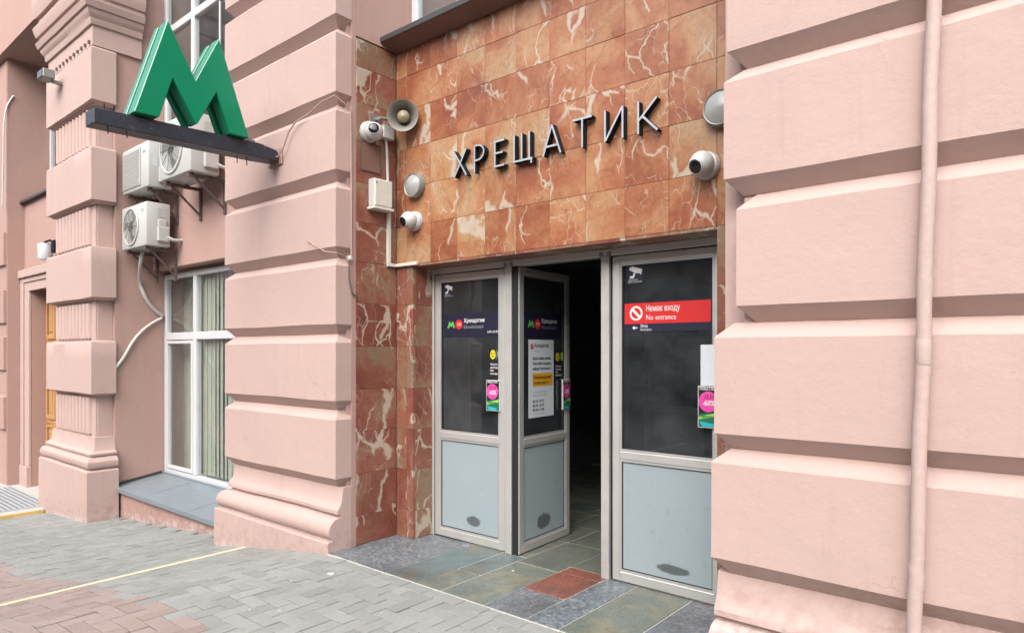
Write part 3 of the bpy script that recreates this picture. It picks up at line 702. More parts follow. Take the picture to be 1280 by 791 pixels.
def stain(part, cu, cv, ru, rv, seed):
    m = MB(); m.add([(cu-ru*1.75, .0134, cv-rv*1.8), (cu+ru*1.75, .0134, cv-rv*1.8), (cu+ru*1.75, .0130, cv+rv*1.8), (cu-ru*1.75, .0130, cv+rv*1.8)], [(0, 1, 2, 3)]); part('kick_stain', m, 'kick_scuff')
GY = .0178
# left door
HX = -4.018; dL, pL = door(HX, .760, 0, label='closed glass door with a dark band and grey kick panel')
L = on(GY, HX)
pL('warning_sticker', icon_camera(L, -3.935, 2.155, .115), INK); pL('station_band', band(L, -3.940, -3.322, 1.712, 1.905), INK)
pL('payment_sticker', round_icons(L, -3.392, 1.575), INK); advert(pL, -3.433-HX, -3.295-HX, 1.145, 1.380, .001); stain(pL, -3.59-HX, .262, .062, .034, 1.0)
# right door
HX = -2.318; dR, pR = door(HX, .757, 0, label='closed glass door with a red no entrance band')
L = on(GY, HX)
pR('warning_sticker', icon_camera(L, -2.222, 2.165, .125), INK)
m = MB(); m.rect(L(0), -2.235, -1.645, 1.778, 1.911, RED); m.rect(L(0), -2.235, -1.645, 1.727, 1.7775, NAVY)
f = L(1); cu, cv, r = -2.150, 1.846, .047
for k in range(24):
    a, b = 2*math.pi*k/24, 2*math.pi*(k+1)/24
    m.poly(f, [(cu+r*math.cos(a), cv+r*math.sin(a)), (cu+r*math.cos(b), cv+r*math.sin(b)), (cu+r*.74*math.cos(b), cv+r*.74*math.sin(b)), (cu+r*.74*math.cos(a), cv+r*.74*math.sin(a))], WHT)
q = r*.80/math.sqrt(2); e = .006; m.poly(L(2), [(cu-q-e, cv+q-e), (cu-q+e, cv+q+e), (cu+q+e, cv-q+e), (cu+q-e, cv-q-e)], WHT)
m.text(f, 'Немає входу', -2.080, 1.856, .040, WHT, .02, wfit=.235); m.text(f, 'No entrance', -2.080, 1.801, .034, WHT, 0, wfit=.21)
m.poly(f, [(-2.178, 1.752), (-2.160, 1.765), (-2.160, 1.755), (-2.140, 1.755), (-2.140, 1.749), (-2.160, 1.749), (-2.160, 1.739)], WHT)
m.text(f, 'Вхід', -2.118, 1.755, .018, WHT, .05); m.text(f, 'Entrance', -2.118, 1.733, .016, WHT)
nb = pR('no_entrance_band', m, INK); tag(nb, 'red band reading no entrance over a navy strip with an arrow')
m = MB().box(-1.70-HX, -1.585-HX, -.0022, -.0006, 1.395, 1.64); pR('paper_sheet', m, 'ink_paper'); advert(pR, -1.712-HX, -1.572-HX, 1.142, 1.392, -.001)
stain(pR, -1.893-HX, .240, .100, .024, 3.0)
# open door, swung inwards on its left edge
dO, pO = door(-3.118, .715, R(93.5), label='open glass door with a white notice, swung into the dark vestibule')
L = on(GY, 0)
pO('station_band', band(L, .086, .625, 1.705, 1.900, False), INK); pO('payment_sticker', round_icons(L, .555, 1.555), INK)
m = MB(); m.rect(L(1), .145, .497, 1.09, 1.69, PAP); f = L(2)
m.disc(f, .195, 1.636, .022, 18, RED); m.text(L(3), 'М', .185, 1.628, .018, WHT); m.text(f, 'Хрещатик', .225, 1.632, .030, BLK, .05); m.text(f, 'вихід', .225, 1.595, .018, GRY)
for i, s in enumerate(('Вхід на станцію зачинено.', 'Користуйтеся входом на', 'майдані Незалежності')): m.text(f, s, .20, 1.535-.040*i, .025, BLK, .05, wfit=.26)
m.rect(f, .20, .482, 1.33, 1.43, ORG); m.text(L(3), 'Перепрошуємо', .215, 1.388, .024, BLK, .05, wfit=.24); m.text(L(3), 'за незручності', .215, 1.347, .022, BLK, .05, wfit=.2)
for i, s in enumerate(('Графік роботи входу', 'та ескалаторів')): m.text(f, s, .20, 1.278-.026*i, .016, GRY, 0, wfit=.2)
for i, s in enumerate(('06:10–10:15', '06:30–20:30', '06:40–21:00')): m.text(f, s, .20, 1.205-.033*i, .022, BLK, .06, wfit=.16)
m.text(f, 'Телефон для довідок', .20, 1.113, .012, GRY)
nt_ = pO('notice', m, INK); tag(nt_, 'white paper notice with an orange box')
advert(pO, .588, .700, 1.125, 1.372, .001); stain(pO, .35, .275, .085, .050, 5.0)
# inner doors at the back of the vestibule
for hx in (-4.0, -3.15, -2.25):
    d2 = obj('inner_door', MB().box(0, .07, 0, .045, .09, 2.22).box(.70, .77, 0, .045, .09, 2.22).box(.07, .70, 0, .045, .09, .16).box(.07, .70, 0, .045, .87, .94).box(.07, .70, 0, .045, 2.15, 2.22), 'aluminium', None)
    d2.parent = bld; d2.location += Vector((hx, 7.3, 0))-WLOC[bld.name]; WLOC[d2.name] = Vector((hx, 7.3, 0))+WLOC[d2.name]
    obj('inner_pane', B(hx+.071, hx+.699, 7.318, 7.326, .94, 2.15), 'door_glass', bld); obj('inner_panel', B(hx+.071, hx+.699, 7.314, 7.33, .16, .87), 'vestibule_stone', bld)
# vestibule shell
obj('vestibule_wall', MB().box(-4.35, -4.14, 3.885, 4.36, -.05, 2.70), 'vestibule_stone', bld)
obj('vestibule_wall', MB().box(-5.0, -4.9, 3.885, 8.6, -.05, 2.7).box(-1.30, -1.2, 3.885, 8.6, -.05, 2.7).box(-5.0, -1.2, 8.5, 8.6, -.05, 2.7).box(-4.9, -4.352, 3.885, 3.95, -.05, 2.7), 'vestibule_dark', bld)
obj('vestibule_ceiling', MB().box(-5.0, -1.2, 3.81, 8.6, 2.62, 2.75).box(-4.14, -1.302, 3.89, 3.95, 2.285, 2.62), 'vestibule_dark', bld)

# ---- bay with the wooden door beyond the pilaster
X4 = -13.37
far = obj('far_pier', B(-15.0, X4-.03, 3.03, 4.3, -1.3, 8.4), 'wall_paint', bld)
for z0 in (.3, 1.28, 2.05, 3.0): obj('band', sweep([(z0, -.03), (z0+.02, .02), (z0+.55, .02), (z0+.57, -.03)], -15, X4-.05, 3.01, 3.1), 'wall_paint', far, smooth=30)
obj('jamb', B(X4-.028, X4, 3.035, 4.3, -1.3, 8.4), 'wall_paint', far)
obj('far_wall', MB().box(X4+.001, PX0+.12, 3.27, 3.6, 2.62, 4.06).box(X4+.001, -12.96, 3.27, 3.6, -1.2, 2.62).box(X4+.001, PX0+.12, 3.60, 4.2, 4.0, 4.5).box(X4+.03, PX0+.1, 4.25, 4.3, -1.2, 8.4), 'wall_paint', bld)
obj('far_ledge', MB().prism([(3.20, 4.05), (3.20, 4.085), (3.62, 4.13), (3.62, 4.062), (3.25, 4.055)], lambda a, b, d: (d, a, b), X4-.03, PX0+.12), 'dark_sill', bld)
window(X4+.002, PX0+.1, 3.62, 4.505, 6.35, [-12.3], [], label='far upper window between two piers')
obj('canopy', MB().box(-15, PX0+.12, 2.93, 3.03, 6.42, 8.3).box(X4-.02, PX0+.118, 3.031, 4.2, 6.42, 6.6), 'wall_paint', bld)
arch = obj('door_surround', MB().box(X4+.004, -12.97, 3.225, 3.268, -.28, 2.585).box(X4+.004, PX0+.12, 3.225, 3.268, 2.585, 2.80).box(X4+.004, PX0+.12, 3.17, 3.268, 2.80, 2.93).box(X4+.004, -13.2, 3.205, 3.224, -.28, 2.74).box(X4+.004, PX0+.12, 3.205, 3.224, 2.72, 2.80).box(X4+.004, -12.955, 3.19, 3.2685, -1.1, -.28), 'pier_paint', bld, bevel=.008)
dw = obj('wooden_door', B(-12.955, PX0+.1, 3.47, 3.52, -.62, 2.62), 'door_wood', bld); tag(dw, 'panelled yellow wooden door in a pink surround')
for (a, b) in ((-12.90, -12.48), (-12.42, -12.0)):
    for (c, d) in ((-.50, -.02), (.06, .42), (.50, 1.05), (1.15, 1.62), (1.80, 2.50)):
        obj('panel', MB().box(a, a+.07, 3.445, 3.469, c, d).box(b-.07, b, 3.445, 3.469, c, d).box(a+.07, b-.07, 3.445, 3.469, c, c+.06).box(a+.07, b-.07, 3.445, 3.469, d-.06, d).box(a+.13, b-.13, 3.455, 3.469, c+.11, d-.11), 'door_wood', dw, bevel=.008)
obj('reveal', B(-12.959, PX0+.12, 3.47, 3.6, 2.56, 2.62), 'wall_paint', dw)
landing = tag(obj('landing', B(-16, -10.98, -.8, 3.6, -1.6, -.605), 'concrete'), kind='structure')
obj('yellow_nosing', B(-10.978, -10.955, -.8, 2.90, -.80, -.603), 'yellow_paint', landing)
gt = empty('floor_grate', (-12.2, 2.65, -.60), 'steel bar grate set in the landing before the wooden door', 'grate')
m = MB()
obj('rim', MB().box(-13.2, -13.17, 2.25, 3.05, -.604, -.59).box(-11.23, -11.2, 2.25, 3.05, -.604, -.59).box(-13.17, -11.23, 2.25, 2.28, -.604, -.59).box(-13.17, -11.23, 3.02, 3.05, -.604, -.59), 'grate_steel', gt)
obj('pit_shade', B(-13.17, -11.23, 2.28, 3.02, -.604, -.6035), 'gasket', gt)  # flat black sheet painting the shade between and below the bars
b0 = None
for i in range(11):
    if b0 is None: b0 = obj('bar', B(-13.17, -11.23, 2.295, 2.335, -.603, -.590), 'grate_steel', gt)
    else: o2 = b0.copy(); C.objects.link(o2); o2.location.y += i*.066

# ------------------------------------------------------------------ metro sign on its beam
sg = empty('metro_sign', (-5.09, 2.3, 3.14), 'green letter M metro sign standing on a dark beam', 'sign')
BX0, BX1 = -5.175, -5.02
beam = obj('beam', MB().prism([(1.612, 3.135), (1.612, 3.243), (2.80, 3.285), (2.96, 3.262), (2.985, 3.225), (2.97, 3.175), (2.80, 3.165)], lambda a, b, d: (d, a, b), BX0, BX1), 'beam_paint', sg, bevel=.006)
obj('wall_bracket', MB().box(BX0+.02, BX1-.02, 2.90, 3.0, 3.185, 3.255).box(BX0-.03, BX1+.03, 2.985, 2.998, 3.15, 3.29), 'rust_pink', sg, bevel=.006)
Mp = [(1.845, 3.262), (2.069, 3.983), (2.268, 3.607), (2.446, 3.984), (2.688, 3.285), (2.536, 3.283), (2.427, 3.568), (2.283, 3.29), (2.270, 3.29), (2.105, 3.576), (2.012, 3.268)]
fn = lambda a, b, d: (d, a, b)
lt = obj('letter_m', MB().prism(Mp, fn, -5.085, -4.965), 'sign_green', sg, bevel=.004); tag(lt, 'green letter M')
def shrink(P, k):
    c = Vector((sum(p[0] for p in P)/len(P), sum(p[1] for p in P)/len(P))); return [tuple(c+(Vector(p)-c)*k) for p in P]
obj('letter_spine', MB().prism([(1.90, 3.262), (2.071, 3.82), (2.26, 3.46), (2.445, 3.83), (2.63, 3.285), (2.56, 3.283), (2.43, 3.64), (2.277, 3.35), (2.105, 3.65), (1.97, 3.268)], fn, -5.125, -5.086), 'ink_dkgreen', sg)
obj('letter_m', MB().prism(Mp, fn, -5.19, -5.126), 'sign_green', sg, bevel=.004)
m = MB()
for yy in (1.70, 1.82, 2.62, 2.70): m.tube([(-5.03, yy, 3.15), (-5.03, yy+.003, 3.085)], .004, 6)
for yy in (1.68, 1.74, 2.76, 2.84): m.tube([(-5.03, yy, 3.24), (-5.03, yy, 3.285)], .004, 6)
obj('spikes', m, 'black_paint', sg)
obj('clamp', MB().box(-5.08, -5.04, 2.72, 2.78, 3.275, 3.305).box(-5.07, -5.05, 2.735, 2.755, 3.305, 3.325), 'horn_grey', sg, bevel=.003)
cab = MB().tube([(-5.05, 2.95, 3.22), (-5.0, 2.955, 3.20), (-4.92, 2.96, 3.27), (-4.85, 2.965, 3.38), (-4.76, 2.97, 3.44), (-4.6, 2.985, 3.47), (-4.42, 2.985, 3.525), (-4.262, 2.99, 3.535), (-4.25, 3.06, 3.50), (-4.25, 3.13, 3.46), (-4.252, 3.135, 3.2), (-4.252, 3.137, 2.6), (-4.252, 3.135, 2.30)], .006, 6)
tag(obj('sign_cable', cab, 'cable_pink', None, smooth=40), 'thin pink cable running from the metro sign beam down the pier flank', 'cable')

# ------------------------------------------------------------------ station name in raised letters
LY0, LY1 = 3.536, 3.582
nm = empty('station_name', (-2.7, 3.58, 2.90), 'raised aluminium letters spelling ХРЕЩАТИК on the marble', 'lettering')
def strokes_letter(ch, x0, x1, strokes, sw=.0128, zb=2.900, h=.195):
    m = MB(); w_ = x1-x0
    for i, st in enumerate(strokes):
        off = i*.0007
        P = [Vector((x0+a*w_, zb+b*h)) for a, b in st]
        for p, q in zip(P, P[1:]):
            d = (q-p).normalized(); n_ = Vector((-d.y, d.x))*sw/2; e = d*(sw*.0)
            quad = [p-e-n_, q+e-n_, q+e+n_, p-e+n_]; off += .0003
            m.prism([(v.x, v.y) for v in quad], lambda a, b, dd: (a, dd, b), LY0-off, LY1, 1, 0)
    o = obj('letter', m, ['letter_face', 'black_paint'], nm); tag(o, 'letter '+ch)
arc = [(0, 1), (.45, 1), (.75, .95), (.95, .84), (1, .73), (.95, .62), (.75, .50), (.45, .45), (0, .45)]
LT = [('Х', -3.537, -3.404, [[(.05, 0), (.98, 1)], [(.02, 1), (1, 0)]]), ('Р', -3.322, -3.229, [[(0, 0), (0, 1)], arc]),
      ('Е', -3.124, -3.035, [[(0, 0), (0, 1)], [(-.1, .95), (1, .95)], [(0, .52), (.85, .52)], [(-.1, .05), (1, .05)]]),
      ('Щ', -2.946, -2.789, [[(0, 0), (0, 1)], [(.43, .08), (.43, 1)], [(.86, .0), (.86, 1)], [(-.05, .05), (1.04, .05)], [(.98, .08), (.98, -.12)]]),
      ('А', -2.694, -2.549, [[(0, 0), (.5, 1.02)], [(.5, 1.02), (1, 0)], [(.2, .30), (.8, .30)]]), ('Т', -2.454, -2.307, [[(0, .95), (1, .95)], [(.5, 0), (.5, .94)]]),
      ('И', -2.210, -2.085, [[(0, 0), (0, 1)], [(1, 0), (1, 1)], [(.02, .02), (.98, .98)]]), ('К', -1.978, -1.856, [[(0, 0), (0, 1)], [(.05, .42), (1, 1)], [(.22, .53), (1.05, 0)]])]
for t_ in LT: strokes_letter(*t_)

# ------------------------------------------------------------------ air conditioners
def ac(x0, w_, z0, h, dep, kind, label):
    yb = 3.754-.12; yf = yb-dep; x1 = x0+w_
    e = empty('air_conditioner', (x0+w_/2, yb, z0), label, 'air conditioner', 'air conditioners hung on the spandrel')
    body = obj('casing', B(x0, x1, yf, yb, z0, z0+h), 'ac_white', e, bevel=.018, seg=2, smooth=35)
    if kind == 'slat':
        obj('front_panel', B(x0+.03, x1-.22, yf-.012, yf-.001, z0+.04, z0+h-.04), 'ac_panel', e, bevel=.004)
        m = MB()
        for i in range(18): m.box(x0+.05, x1-.24, yf-.018, yf-.012, z0+.06+i*(h-.12)/18, z0+.06+i*(h-.12)/18+.008)
        obj('louvre', m, 'ac_white', e)
        m = MB(); m.text(lambda u, v: (u, yf-.0015, v), 'TAC', x1-.17, z0+h-.14, .04); obj('badge', m, 'ink_dkgreen', e)
    else:
        cx, cz, r = x0+w_*.40, z0+h*.5, min(h*.42, w_*.36); ax = (0, -1, 0)
        obj('fan_recess', MB().lathe([(r, 0), (r, .003), (r*.3, .004), (.0, .004)], (cx, yf-.001, cz), ax, 32), 'grille_dark', e)
        obj('fan_ring', MB().lathe([(r*1.0, 0), (r*1.06, .006), (r*1.03, .016), (r*.97, .016), (r*.96, .004)], (cx, yf-.001, cz), ax, 40), 'ac_white', e, smooth=40)
        m = MB()
        for q in range(1, 9):
            rr = r*q/9; m.tube([(cx+rr*math.cos(2*math.pi*k/28), yf-.014, cz+rr*math.sin(2*math.pi*k/28)) for k in range(29)], .0025, 4, cap=False)
        for k in range(10):
            a = 2*math.pi*k/10; m.tube([(cx+.02*math.cos(a), yf-.016, cz+.02*math.sin(a)), (cx+r*math.cos(a), yf-.012, cz+r*math.sin(a))], .003, 4)
        obj('fan_grille', m, 'grey_metal', e)
        m = MB()
        for k in range(3):
            a0 = 2*math.pi*k/3; P = [(cx+q*r*.85*math.cos(a0+.25*q+d), cz+q*r*.85*math.sin(a0+.25*q+d)) for q, d in ((.15, 0), (.6, .25), (1, .45), (1, 1.0), (.6, .9), (.15, .8))]
            m.prism(P, lambda a, b, d: (a, d, b), yf-.0075, yf-.0055)
        obj('fan_blade', m, 'grey_metal', e)
        m = MB(); m.text(lambda u, v: (u, yf-.0015, v), 'TCL' if kind == 'round' else 'G', x1-.16, z0+h-.12, .04); obj('badge', m, 'ink_teal', e)
    obj('valve_cover', MB().box(x1+.001, x1+.05, yf+dep*.42, yb-.03, z0+.06, z0+h*.45).box(x1+.001, x1+.025, yf+dep*.46, yb-.05, z0+h*.45, z0+h*.62), 'ac_white', e, bevel=.012, seg=2)
    obj('grip', B(x1+.0005, x1+.004, yf+dep*.45, yb-.05, z0+h*.66, z0+h*.88), 'ac_panel', e, bevel=.002)
    obj('rating_plate', B(x1+.0005, x1+.002, yf+.05, yf+dep*.38, z0+h*.45, z0+h*.72), 'ink_paper', e) if kind == 'slat' else None
    for bx in (x0+.10, x1-.10):
        m = MB().box(bx-.02, bx+.02, yf+.02, 3.753, z0-.045, z0-.012).box(bx-.02, bx+.02, 3.728, 3.753, z0-.40, z0-.045)
        m.tube([(bx, yf+.10, z0-.045), (bx, 3.735, z0-.34)], .014, 6); obj('bracket', m, 'bracket_metal', e)
    m = MB()
    for bx in (x0+.10, x1-.10):
        for yy in (yf+.06, yb-.06): m.box(bx-.02, bx+.02, yy-.015, yy+.015, z0-.012, z0)
    obj('rubber_foot', m, 'gasket', e)
    m = MB().tube([(x1+.03, yb-.06, z0+.12), (x1+.06, yb, z0+.09), (x1+.05, yb+.06, z0+.09), (x1+.05, 3.76, z0+.10)], .022, 8); obj('hose', m, 'white_plastic', e, smooth=40)
    return e
ac(-9.40, .80, 3.62, .56, .28, 'slat', 'white air conditioner with a slatted grey front, hung above another unit')
ac(-9.40, .76, 2.90, .54, .29, 'round', 'white air conditioner with round fan grille just above the tall window')
ac(-8.16, .80, 3.58, .66, .33, 'round2', 'white air conditioner behind the beam of the green metro sign')
# corrugated drain hose on the reveal
RV = PX1-.055+.03
pts1 = [Vector((-9.15, 3.50, 2.88)), Vector((-9.22, 3.50, 2.72))]+[PX(a, b, RV) for a, b in ((175, 352), (181, 370), (191, 385), (203, 395))]
pts2 = [PX(a, b, RV) for a, b in ((203, 397), (190, 404), (178, 413), (166, 427), (154, 447), (143, 461), (135, 470))]
def smooth_path(P, n=6):
    out = []
    for i in range(len(P)-1):
        p0, p1, p2, p3 = P[max(i-1, 0)], P[i], P[i+1], P[min(i+2, len(P)-1)]
        for k in range(n):
            t = k/n; out.append(.5*((2*p1)+(p2-p0)*t+(2*p0-5*p1+4*p2-p3)*t*t+(3*p1-p0-3*p2+p3)*t**3))
    return out+[P[-1]]
tag(obj('drain_hose', MB().tube(smooth_path(pts1), .024, 8), 'conduit_grey', None, smooth=40), 'grey hose curving from the lower air conditioner to the window frame', 'hose')
tag(obj('drain_hose', MB().tube(smooth_path(pts2), .018, 8), 'conduit_white', None, smooth=40), 'pale hose hanging from the window frame across the pink reveal', 'hose')

# ------------------------------------------------------------------ things on the marble
def turret(loc, nrm, look, r, label):
    nrm = Vector(nrm).normalized(); look = Vector(look).normalized(); loc = Vector(loc)
    e = empty('security_camera', loc, label, 'camera', 'dome security cameras at the entrance')
    obj('base', MB().lathe([(r*1.0, 0), (r*1.0, r*.35), (r*.9, r*.5), (r*.55, r*.6)], loc, nrm, 28), 'white_plastic', e, smooth=40)
    c = loc+nrm*r*.95
    P = [(r*.88*math.cos(a), r*.88*math.sin(a)) for a in [math.pi/2*(-1+2*k/14) for k in range(13)]]
    obj('ball', MB().lathe([(max(p[0], .0001), p[1]) for p in P], c, look, 28), 'white_plastic', e, smooth=50)
    obj('lens', MB().lathe([(r*.50, r*.70), (r*.50, r*.80), (r*.44, r*.86), (r*.2, r*.90), (.0001, r*.90)], c, look, 24), 'lens_black', e, smooth=40)
    obj('bezel', MB().lathe([(r*.56, r*.62), (r*.58, r*.74), (r*.50, r*.80), (r*.49, r*.70)], c, look, 24), 'white_plastic', e, smooth=40)
    return e
turret((-4.257, 3.30, 3.335), (1, 0, -.15), (.75, -.65, .10), .082, 'white dome camera beside the grey horn loudspeaker')
turret(PY(520, 277, MY-.002), (0, -1, 0), (-.10, -.85, -.28), .078, 'white dome camera below the round lamp near the corner')
turret(PY(884, 208, MY-.002), (0, -1, 0), (-.22, -.90, -.42), .078, 'white dome camera with a red sticker beside the pier')
p = PY(884, 208, MY-.002)
def bulkhead(loc, r, label):
    loc = Vector(loc); e = empty('wall_lamp', loc, label, 'lamp', 'round bulkhead lamps on the marble')
    ax = (0, -1, 0)
    obj('ring', MB().lathe([(r, 0), (r, .045), (r*.94, .055), (r*.86, .05), (r*.86, .02)], loc, ax, 36), 'grey_metal', e, smooth=40)
    obj('glass', MB().lathe([(r*.86, .02)]+[(r*(.86-.86*k/18)+(.0001 if k == 18 else 0), .048+.026*math.sin(math.pi/2*k/18)+(.0009 if k % 2 else 0)) for k in range(19)], loc, ax, 36), 'frosted', e, smooth=60)
bulkhead(PY(521, 233, MY-.002), .098, 'round frosted wall lamp above a dome camera')
bulkhead(PY(904, 137, MY-.002), .102, 'round frosted wall lamp half hidden by the pier')
# horn loudspeaker
mouth = PX(503, 144, -4.03); hd = Vector((.62, -.72, -.12)).normalized()
e = empty('loudspeaker', (-4.257, 3.38, 3.47), 'grey horn loudspeaker on the marble corner', 'loudspeaker')
bk = mouth-hd*.20
obj('horn', MB().lathe([(.040, -.02), (.045, .04), (.062, .09), (.092, .15), (.118, .195), (.124, .20), (.112, .195), (.084, .15), (.052, .10), (.03, .08)], bk, hd, 32), 'horn_grey', e, smooth=50)
obj('reflex_core', MB().lathe([(.02, .06), (.045, .13), (.05, .15), (.04, .168), (.0001, .178)], bk, hd, 24), 'horn_core', e, smooth=50)
obj('driver', MB().lathe([(.0001, -.09), (.048, -.085), (.05, -.03), (.042, -.015)], bk, hd, 24), 'horn_grey', e, smooth=40)
obj('mount', MB().tube([(-4.257, 3.36, 3.45), (-4.20, 3.37, 3.45), bk-hd*.02], .014, 8).box(-4.258, -4.245, 3.31, 3.41, 3.41, 3.49), 'horn_grey', e, smooth=40)
# junction box with conduit
q = PX(481, 168, -4.257)
e = empty('junction_box', (-4.257, q.y, q.z-.05), 'small white junction box feeding a white conduit', 'junction box')
obj('case', B(-4.257, -4.20, q.y-.06, q.y+.055, q.z-.05, q.z+.06), 'white_plastic', e, bevel=.006)
cx_ = -4.243; yc = PX(486, 250, cx_).y
path = [(cx_, q.y, q.z-.05), (cx_, q.y+.01, q.z-.16), (cx_, yc-.01, 2.95), (cx_, yc, 2.8), (cx_, yc, 2.325)]
obj('conduit', MB().tube(path, .011, 8), 'conduit_white', e, smooth=40)
obj('trunking', MB().box(-4.256, -4.232, yc-.016, yc+.016, 2.316, 2.80).box(-4.256, -4.232, yc-.016, MY-.028, 2.290, 2.3155).box(-4.256, -3.985, MY-.0275, MY-.002, 2.290, 2.3155), 'conduit_white', e, bevel=.002)
# control box, access plate
a, b = PX(459, 228, -4.257), PX(487, 265, -4.257)
e = empty('control_box', (-4.257, (a.y+b.y)/2, 2.73), 'white metal cabinet fixed to the marble flank', 'cabinet')
obj('cabinet', B(-4.257, -4.18, 3.302, 3.482, 2.745, 2.965), 'white_plastic', e, bevel=.006)
obj('door', B(-4.1795, -4.172, 3.308, 3.476, 2.752, 2.958), 'conduit_white', e, bevel=.003)
obj('tray', B(-4.2575, -4.165, 3.292, 3.492, 2.722, 2.744), 'conduit_white', e, bevel=.003)
obj('lock', MB().lathe([(.006, 0), (.006, .004)], (-4.172, 3.32, 2.93), (1, 0, 0), 10), 'gasket', e)
e = empty('access_plate', (-4.256, 3.32, 3.03), 'flat reddish access plate below the horn loudspeaker', 'plate')
obj('plate', B(-4.256, -4.250, 3.235, 3.415, 3.03, 3.245), 'soffit_paint', e, bevel=.002)
obj('rim', MB().box(-4.2565, -4.248, 3.228, 3.234, 3.023, 3.252).box(-4.2565, -4.248, 3.416, 3.422, 3.023, 3.252).box(-4.2565, -4.248, 3.234, 3.416, 3.023, 3.029).box(-4.2565, -4.248, 3.234, 3.416, 3.246, 3.252), 'bracket_metal', e)
# little cable clip and stay wire on the pier flank
e = empty('cable_clip', (-4.25, 3.125, 2.31), 'tiny white cable clip with a thin wire on the pier flank', 'clip')
obj('clip', MB().lathe([(.022, 0), (.022, .02), (.012, .03)], (-4.259, 3.12, 2.315), (1, 0, 0), 12), 'white_plastic', e, smooth=40)
w0 = PY(383, 300, 2.985)
obj('wire', MB().tube([w0, (-4.36, 2.97, 2.365), (-4.245, 3.0, 2.345), (-4.245, 3.12, 2.318)], .0035, 5), 'cable_pink', e)
obj('drop', MB().tube([(-4.250, 3.115, 2.30), (-4.250, 3.118, 2.15), (-4.247, 3.14, 2.05), (-4.245, 3.19, 2.02)], .006, 6), 'bracket_metal', e)

# ------------------------------------------------------------------ drainpipe on the right pier
e = empty('drainpipe', (-.43, 2.965, .085), 'thin pink painted pipe running up the pier', 'pipe')
def pipe_x(z): return -.449+.0265*(z-.8)+.002*math.sin(z*9)
P = [(pipe_x(z), 2.962+.002*math.sin(z*5), z) for z in [.0+.11*i for i in range(64)]]
obj('pipe', MB().tube(P, [.0265+.0008*math.sin(i*2.3) for i in range(64)], 14), 'pipe_paint', e, smooth=50)
for z in (.735, 1.60): obj('coupling', MB().tube([(pipe_x(z), 2.962, z-.05), (pipe_x(z+.01), 2.962, z-.045), (pipe_x(z), 2.962, z+.04), (pipe_x(z), 2.962, z+.045)], [.0265, .0275, .0275, .0265], 14), 'pipe_paint', e, smooth=40)

# ------------------------------------------------------------------ small things on the far bay
p = PY(71, 97, 2.94)
e = empty('floodlight', (p.x, 2.99, p.z), 'small grey floodlight on the top block of the fluted pilaster', 'lamp')
obj('housing', MB().box(p.x-.16, p.x+.08, 2.76, 2.90, p.z-.06, p.z+.06), 'grey_metal', e, bevel=.01)
obj('front_glass', MB().box(p.x-.14, p.x+.06, 2.752, 2.759, p.z-.045, p.z+.045), 'far_window', e)
obj('arm', MB().box(p.x-.03, p.x+.03, 2.88, 2.999, p.z-.09, p.z-.055), 'grey_metal', e)
e = empty('wall_lamp', (PX0-.02, 3.12, 3.05), 'white cylinder lamp on a dark arm by the wooden door', 'lamp')
obj('bracket', B(PX0-.06, PX0+.06, 3.07, 3.14, 3.02, 3.20), 'black_paint', e, bevel=.008)
obj('arm', MB().tube([(PX0-.05, 3.10, 3.17), (PX0-.2, 3.10, 3.22), (PX0-.42, 3.10, 3.22), (PX0-.42, 3.10, 3.19)], .016, 8), 'black_paint', e, smooth=40)
obj('shade', MB().lathe([(.085, 0), (.095, .02), (.095, .22), (.085, .235)], (PX0-.42, 3.10, 2.955), (0, 0, 1), 20), 'white_frame', e, smooth=40)
tag(obj('wall_cable', MB().tube(smooth_path([PX(17, 120, X4+.012), PX(9, 133, X4+.012), PX(5, 155, X4+.012), PX(4, 200, X4+.012), PX(3, 260, X4+.012)]), .013, 6), 'white_plastic', None, smooth=40), 'white cable curving down the shaded pink wall', 'cable')
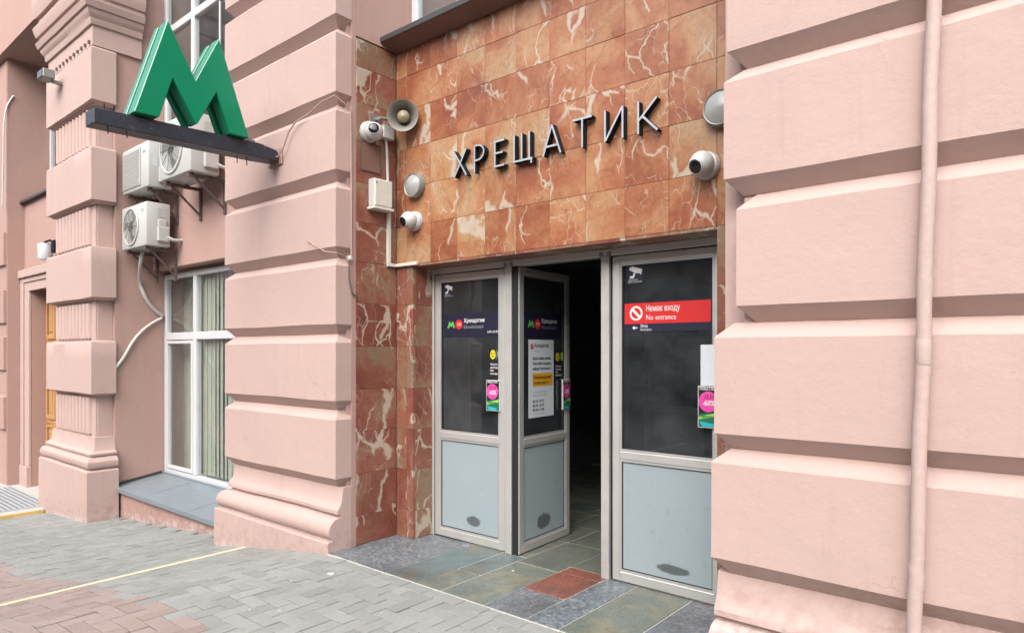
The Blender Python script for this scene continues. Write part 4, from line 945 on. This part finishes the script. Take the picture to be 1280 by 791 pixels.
tag(obj('wall_cable', MB().tube([PY(275, 2, 3.6), PY(275, 60, 3.6), PY(275, 130, 3.6)], .012, 6), 'white_plastic', None, smooth=40), 'straight pale cable hanging beside the upper window', 'cable')
# yellow line across the sloping pavement
m = MB(); yz = gz(-5.45)
m.box(-5.466, -5.434, -3.9, 2.92, yz-.02, yz+.007)
tag(obj('yellow_strip', m, 'yellow_line', None, bevel=.003), 'thin pale yellow strip crossing the brick pavement from the pier', 'strip')
# scraps of litter
for i, (px, py, s) in enumerate(((413, 717, .026), (364, 726, .007), (312, 762, .007), (349, 763, .008), (477, 766, .006), (641, 713, .009))):
    g_ = ray(px, py); zz = .085 if px > 400 else gz(-4.6)
    for _ in range(3): X_ = g_.x*(zz-CAM_H)/g_.z; zz = gz(X_)+.002 if px != 641 else .088
    X_, Y_ = g_.x*(zz-CAM_H)/g_.z, g_.y*(zz-CAM_H)/g_.z
    m = MB(); n = 7; P = [(X_+s*random.uniform(.6, 1.1)*math.cos(2*math.pi*k/n)*1.4, Y_+s*random.uniform(.5, 1.1)*math.sin(2*math.pi*k/n)) for k in range(n)]
    m.prism(P, lambda a, b, d: (a, b, d), zz, zz+.003)
    tag(obj('paper_scrap', m, 'litter_white'), 'larger torn white paper scrap on the grey bricks' if s > .02 else ('tiny white crumb of litter on the green stone slab' if px == 641 else 'tiny white crumb of litter on the grey bricks'), 'litter', 'crumbs of litter' if s < .02 and px != 641 else None)

# ------------------------------------------------------------------ other side of the street (seen only in reflections)
op = empty('opposite_building', (-10, -23, -3), 'stone building across the street facing the metro entrance', 'building')
obj('wall', B(-60, 45, -34, -23.0, -6, 13), 'far_wall', op)
w_m = None
for r in range(4):
    for c in range(26):
        if w_m is None: w_m = obj('window', B(-58, -56.3, -23.03, -22.95, -1.2, 1.0), 'far_window', op)
        else: o2 = w_m.copy(); C.objects.link(o2); o2.location += Vector((c*3.9, 0, r*3.5))
obj('cornice', B(-60.5, 45.5, -23.6, -22.4, 13.002, 13.6), 'far_wall', op)
